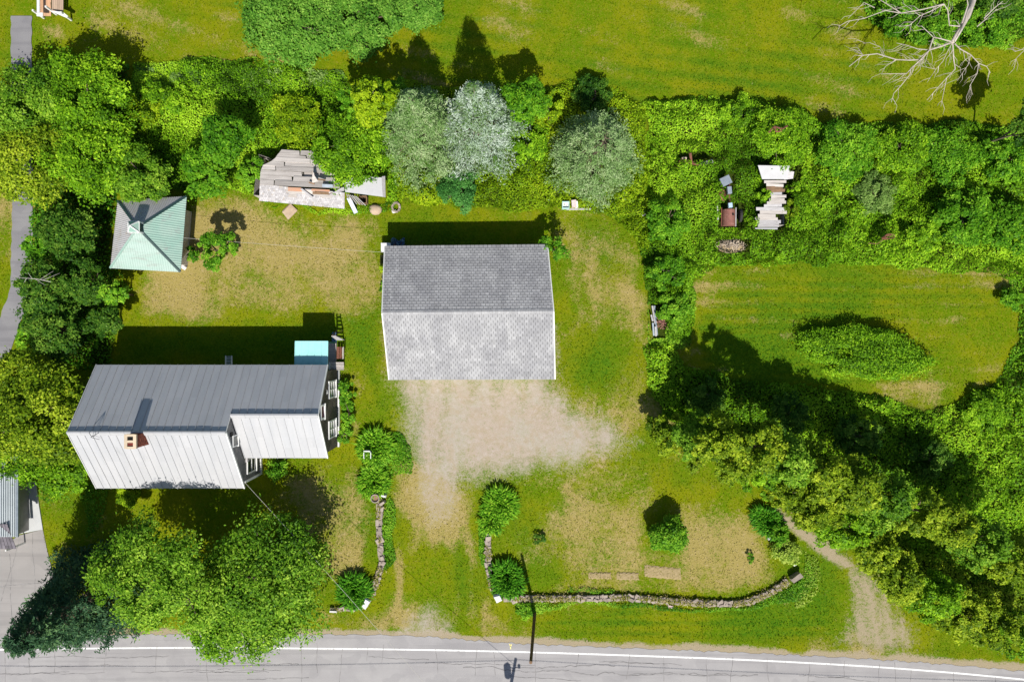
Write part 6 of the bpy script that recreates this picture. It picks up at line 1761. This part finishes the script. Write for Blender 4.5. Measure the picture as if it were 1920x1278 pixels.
# ---- discarded boxes by the garage lawn
mb = MB(); c = P(1060.5, 385, .3)
t1 = thing('pale_cyan_crate', P(1060, 385), 'pale cyan plastic crate at the brush edge upper right of the garage', 'crate')
for s_ in (-1, 1): mb.box((c.x + s_ * .24, c.y, .25), (.04, .5, .5)); mb.box((c.x, c.y + s_ * .23, .25), (.44, .04, .5))
mb.build('side', M['cyan_box'], t1); mb = MB(); mb.box((c.x, c.y, .3), (.44, .42, .04)); mb.build('base', M['plastic_white'], t1)
t2 = thing('pink_carton', P(1077, 384), 'faded pink carton with a white side beside the pale cyan crate', 'carton')
c = P(1075, 384); mb = MB(); mb.box((c.x, c.y, .3), (.34, .48, .6), .1); mb.build('body', M['pink_box'], t2)
mb = MB(); mb.slab([P(1079, 390, .1), P(1084, 390, .1), P(1083, 377, .6), P(1080, 377, .6)], .03); mb.build('flap', M['white_paint'], t2)
mb = MB(); mb.bar(P(1062, 392.5, .08), P(1108, 392, .08), .12, .08); tag(mb.build('white_board', M['wood_white'], org=P(1085, 392)), 'long whitish board on the grass edge below the cyan crate', 'board')
# tyre-like ring planter beside the tan rock
mb = MB(); rp = thing('stone_ring', P(743, 391), 'small ring of stones on the grass left of the garage shadow', 'stone ring')
for k in range(9):
    a = 6.2832 * k / 9; q = P(743, 389); mb = MB(); stone_piece(mb, (q.x + .27 * math.cos(a), q.y + .33 * math.sin(a), 0), .22, .16, .2, a + 1.57, random.Random(k)); mb.build('stone', M['stone'], rp)
mb = MB(); q = P(739, 397); stone_piece(mb, (q.x, q.y, 0), .3, .25, .15, .3, random.Random(4)); mb.build('stone', M['stone_white'], rp)

# ---- tarp and cooler at the north-west garage corner
tp_ = thing('blue_tarp', P(745, 458), 'crumpled blue tarp behind the upper left corner of the garage', 'tarp')
mb = MB(); nx_, ny_ = 12, 6
def tpp(i, j):
    x = 733 + 26 * i / nx_; y = 462 - 14 * j / ny_ - 3 * math.sin(i * .7)
    return P(x, y, .55 + .22 * math.sin(i * 1.3 + j) * math.cos(j * 1.1) - .35 * abs(j / ny_ - .5))
for i in range(nx_):
    for j in range(ny_): mb.face([tpp(i, j), tpp(i + 1, j), tpp(i + 1, j + 1), tpp(i, j + 1)], t=.5)
mb.build('sheet', M['blue_tarp'], tp_)
mb = MB(); mb.box(P(746, 457, .2), (.9, .4, .4)); mb.build('load', M['wood_brown'], tp_)
wb = thing('white_cooler', P(724, 464), 'white cooler box at the upper left corner of the garage', 'cooler')
mb = MB(); mb.box(P(724, 464, .35), (.62, .60, .7)); mb.build('body', M['plastic_white'], wb); mb = MB(); mb.box(P(724, 464, .73), (.66, .64, .08)); mb.build('lid', M['plastic_white'], wb)
lt = thing('lattice_panel', P(719, 490), 'dark lattice panel leaning on the left garage wall', 'trellis')
mb = MB()
for k in range(6): mb.bar(P(713 + k * 1.7, 501, .1 + .15 * k), P(713 + k * 1.7, 478, .1 + .15 * k), .03); mb.bar(P(713, 479 + k * 4.2, .1), P(721.5, 479 + k * 4.2, .85), .03)
mb.build('lattice', M['soot'], lt)
# ---- ladders, planks by the house
ld = thing('aluminium_ladder', W(441, 690), 'aluminium ladder leaning on the upper wall of the farmhouse', 'ladder')
la, lb2 = W(436, 668, 0), W(436, 690, 2.6)
for dx in (-.22, .22):
    mb = MB(); mb.bar(P(429, 667, .15) + Vector((dx, 0, 0)), P(429, 692, 1.7) + Vector((dx, 0, 0)), .05, .08); mb.build('rail', M['plastic_white'], ld)
for k in range(9):
    mb = MB(); q = lerp(P(429, 667, .15), P(429, 692, 1.7), (k + .4) / 9); mb.bar(q - Vector((.2, 0, 0)), q + Vector((.2, 0, 0)), .035); mb.build('rung', M['plastic_white'], ld)
st = thing('wooden_stepladder', W(640, 640), 'wooden stepladder standing on the grass by the porch', 'ladder')
A_, B_ = W(638.5, 637, 0), W(638.5, 630, 1.9)
for dx0, dx1 in ((-.26, -.13), (.26, .13)):
    mb = MB(); mb.bar(A_ + Vector((dx0, 0, 0)), B_ + Vector((dx1, 0, 0)), .07, .04); mb.build('rail', M['wood_white'], st)
    mb = MB(); mb.bar(A_ + Vector((dx0 * .8, .75, 0)), B_ + Vector((dx1 * .8, .05, 0)), .05, .03); mb.build('back_leg', M['wood_brown'], st)
for k in range(6):
    mb = MB(); q = lerp(A_, B_, (k + .8) / 6.6); w = .5 - .26 * (k + .8) / 6.6; mb.box(q, (w, .12, .03)); mb.build('step', M['wood_white'], st)
be = thing('garden_bench', W(641, 662), 'red brown bench with grey back boards beside the cellar hatch', 'bench')
c = W(639, 661)
for k in range(2):
    mb = MB(); mb.box((c.x - .1 + k * .2, c.y, .42), (.17, .85, .04)); mb.build('seat_board', M['rust'], be)
for k in range(3):
    mb = MB(); mb.box((c.x + .27 + k * .07, c.y + random.uniform(-.03, .03), .55 + k * .14), (.035, .85, .12), tilt=None); mb.build('back_board', M['wood_grey'], be)
for sy_ in (-.36, .36):
    mb = MB(); mb.box((c.x - .17, c.y + sy_, .2), (.06, .06, .4)); mb.box((c.x + .24, c.y + sy_, .45), (.06, .06, .9)); mb.bar((c.x - .17, c.y + sy_, .38), (c.x + .24, c.y + sy_, .38), .05); mb.build('leg', M['rust'], be)
mb = MB(); mb.slab([W(623, 666, .2), W(632, 665, .2), W(632, 622, .2), W(624, 623, .2)], .04); tag(mb.build('blue_board', M['blue_tarp'], org=W(628, 645)), 'blue board on the ground at the right side of the turquoise porch', 'board')
# ---- white garden chair in the daylilies
chr_ = thing('garden_chair', P(692, 850), 'white plastic garden chair standing in the big daylily clump', 'chair')
c = P(692, 851)
mb = MB(); mb.box((c.x, c.y, .42), (.44, .42, .04)); mb.build('seat', M['plastic_white'], chr_)
mb = MB(); mb.slab([Vector((c.x - .24, c.y + .22, .44)), Vector((c.x + .24, c.y + .22, .44)), Vector((c.x + .22, c.y + .36, .88)), Vector((c.x - .22, c.y + .36, .88))], .04); mb.build('backrest', M['plastic_white'], chr_)
for s_ in (-1, 1):
    mb = MB(); mb.box((c.x + s_ * .25, c.y + .02, .62), (.05, .42, .04)); mb.build('armrest', M['plastic_white'], chr_)
    for t in (-1, 1):
        mb = MB(); mb.bar((c.x + s_ * .26, c.y + t * .24, 0), (c.x + s_ * .23, c.y + t * .2, .60 if t < 0 else .44), .05); mb.build('leg', M['plastic_white'], chr_)
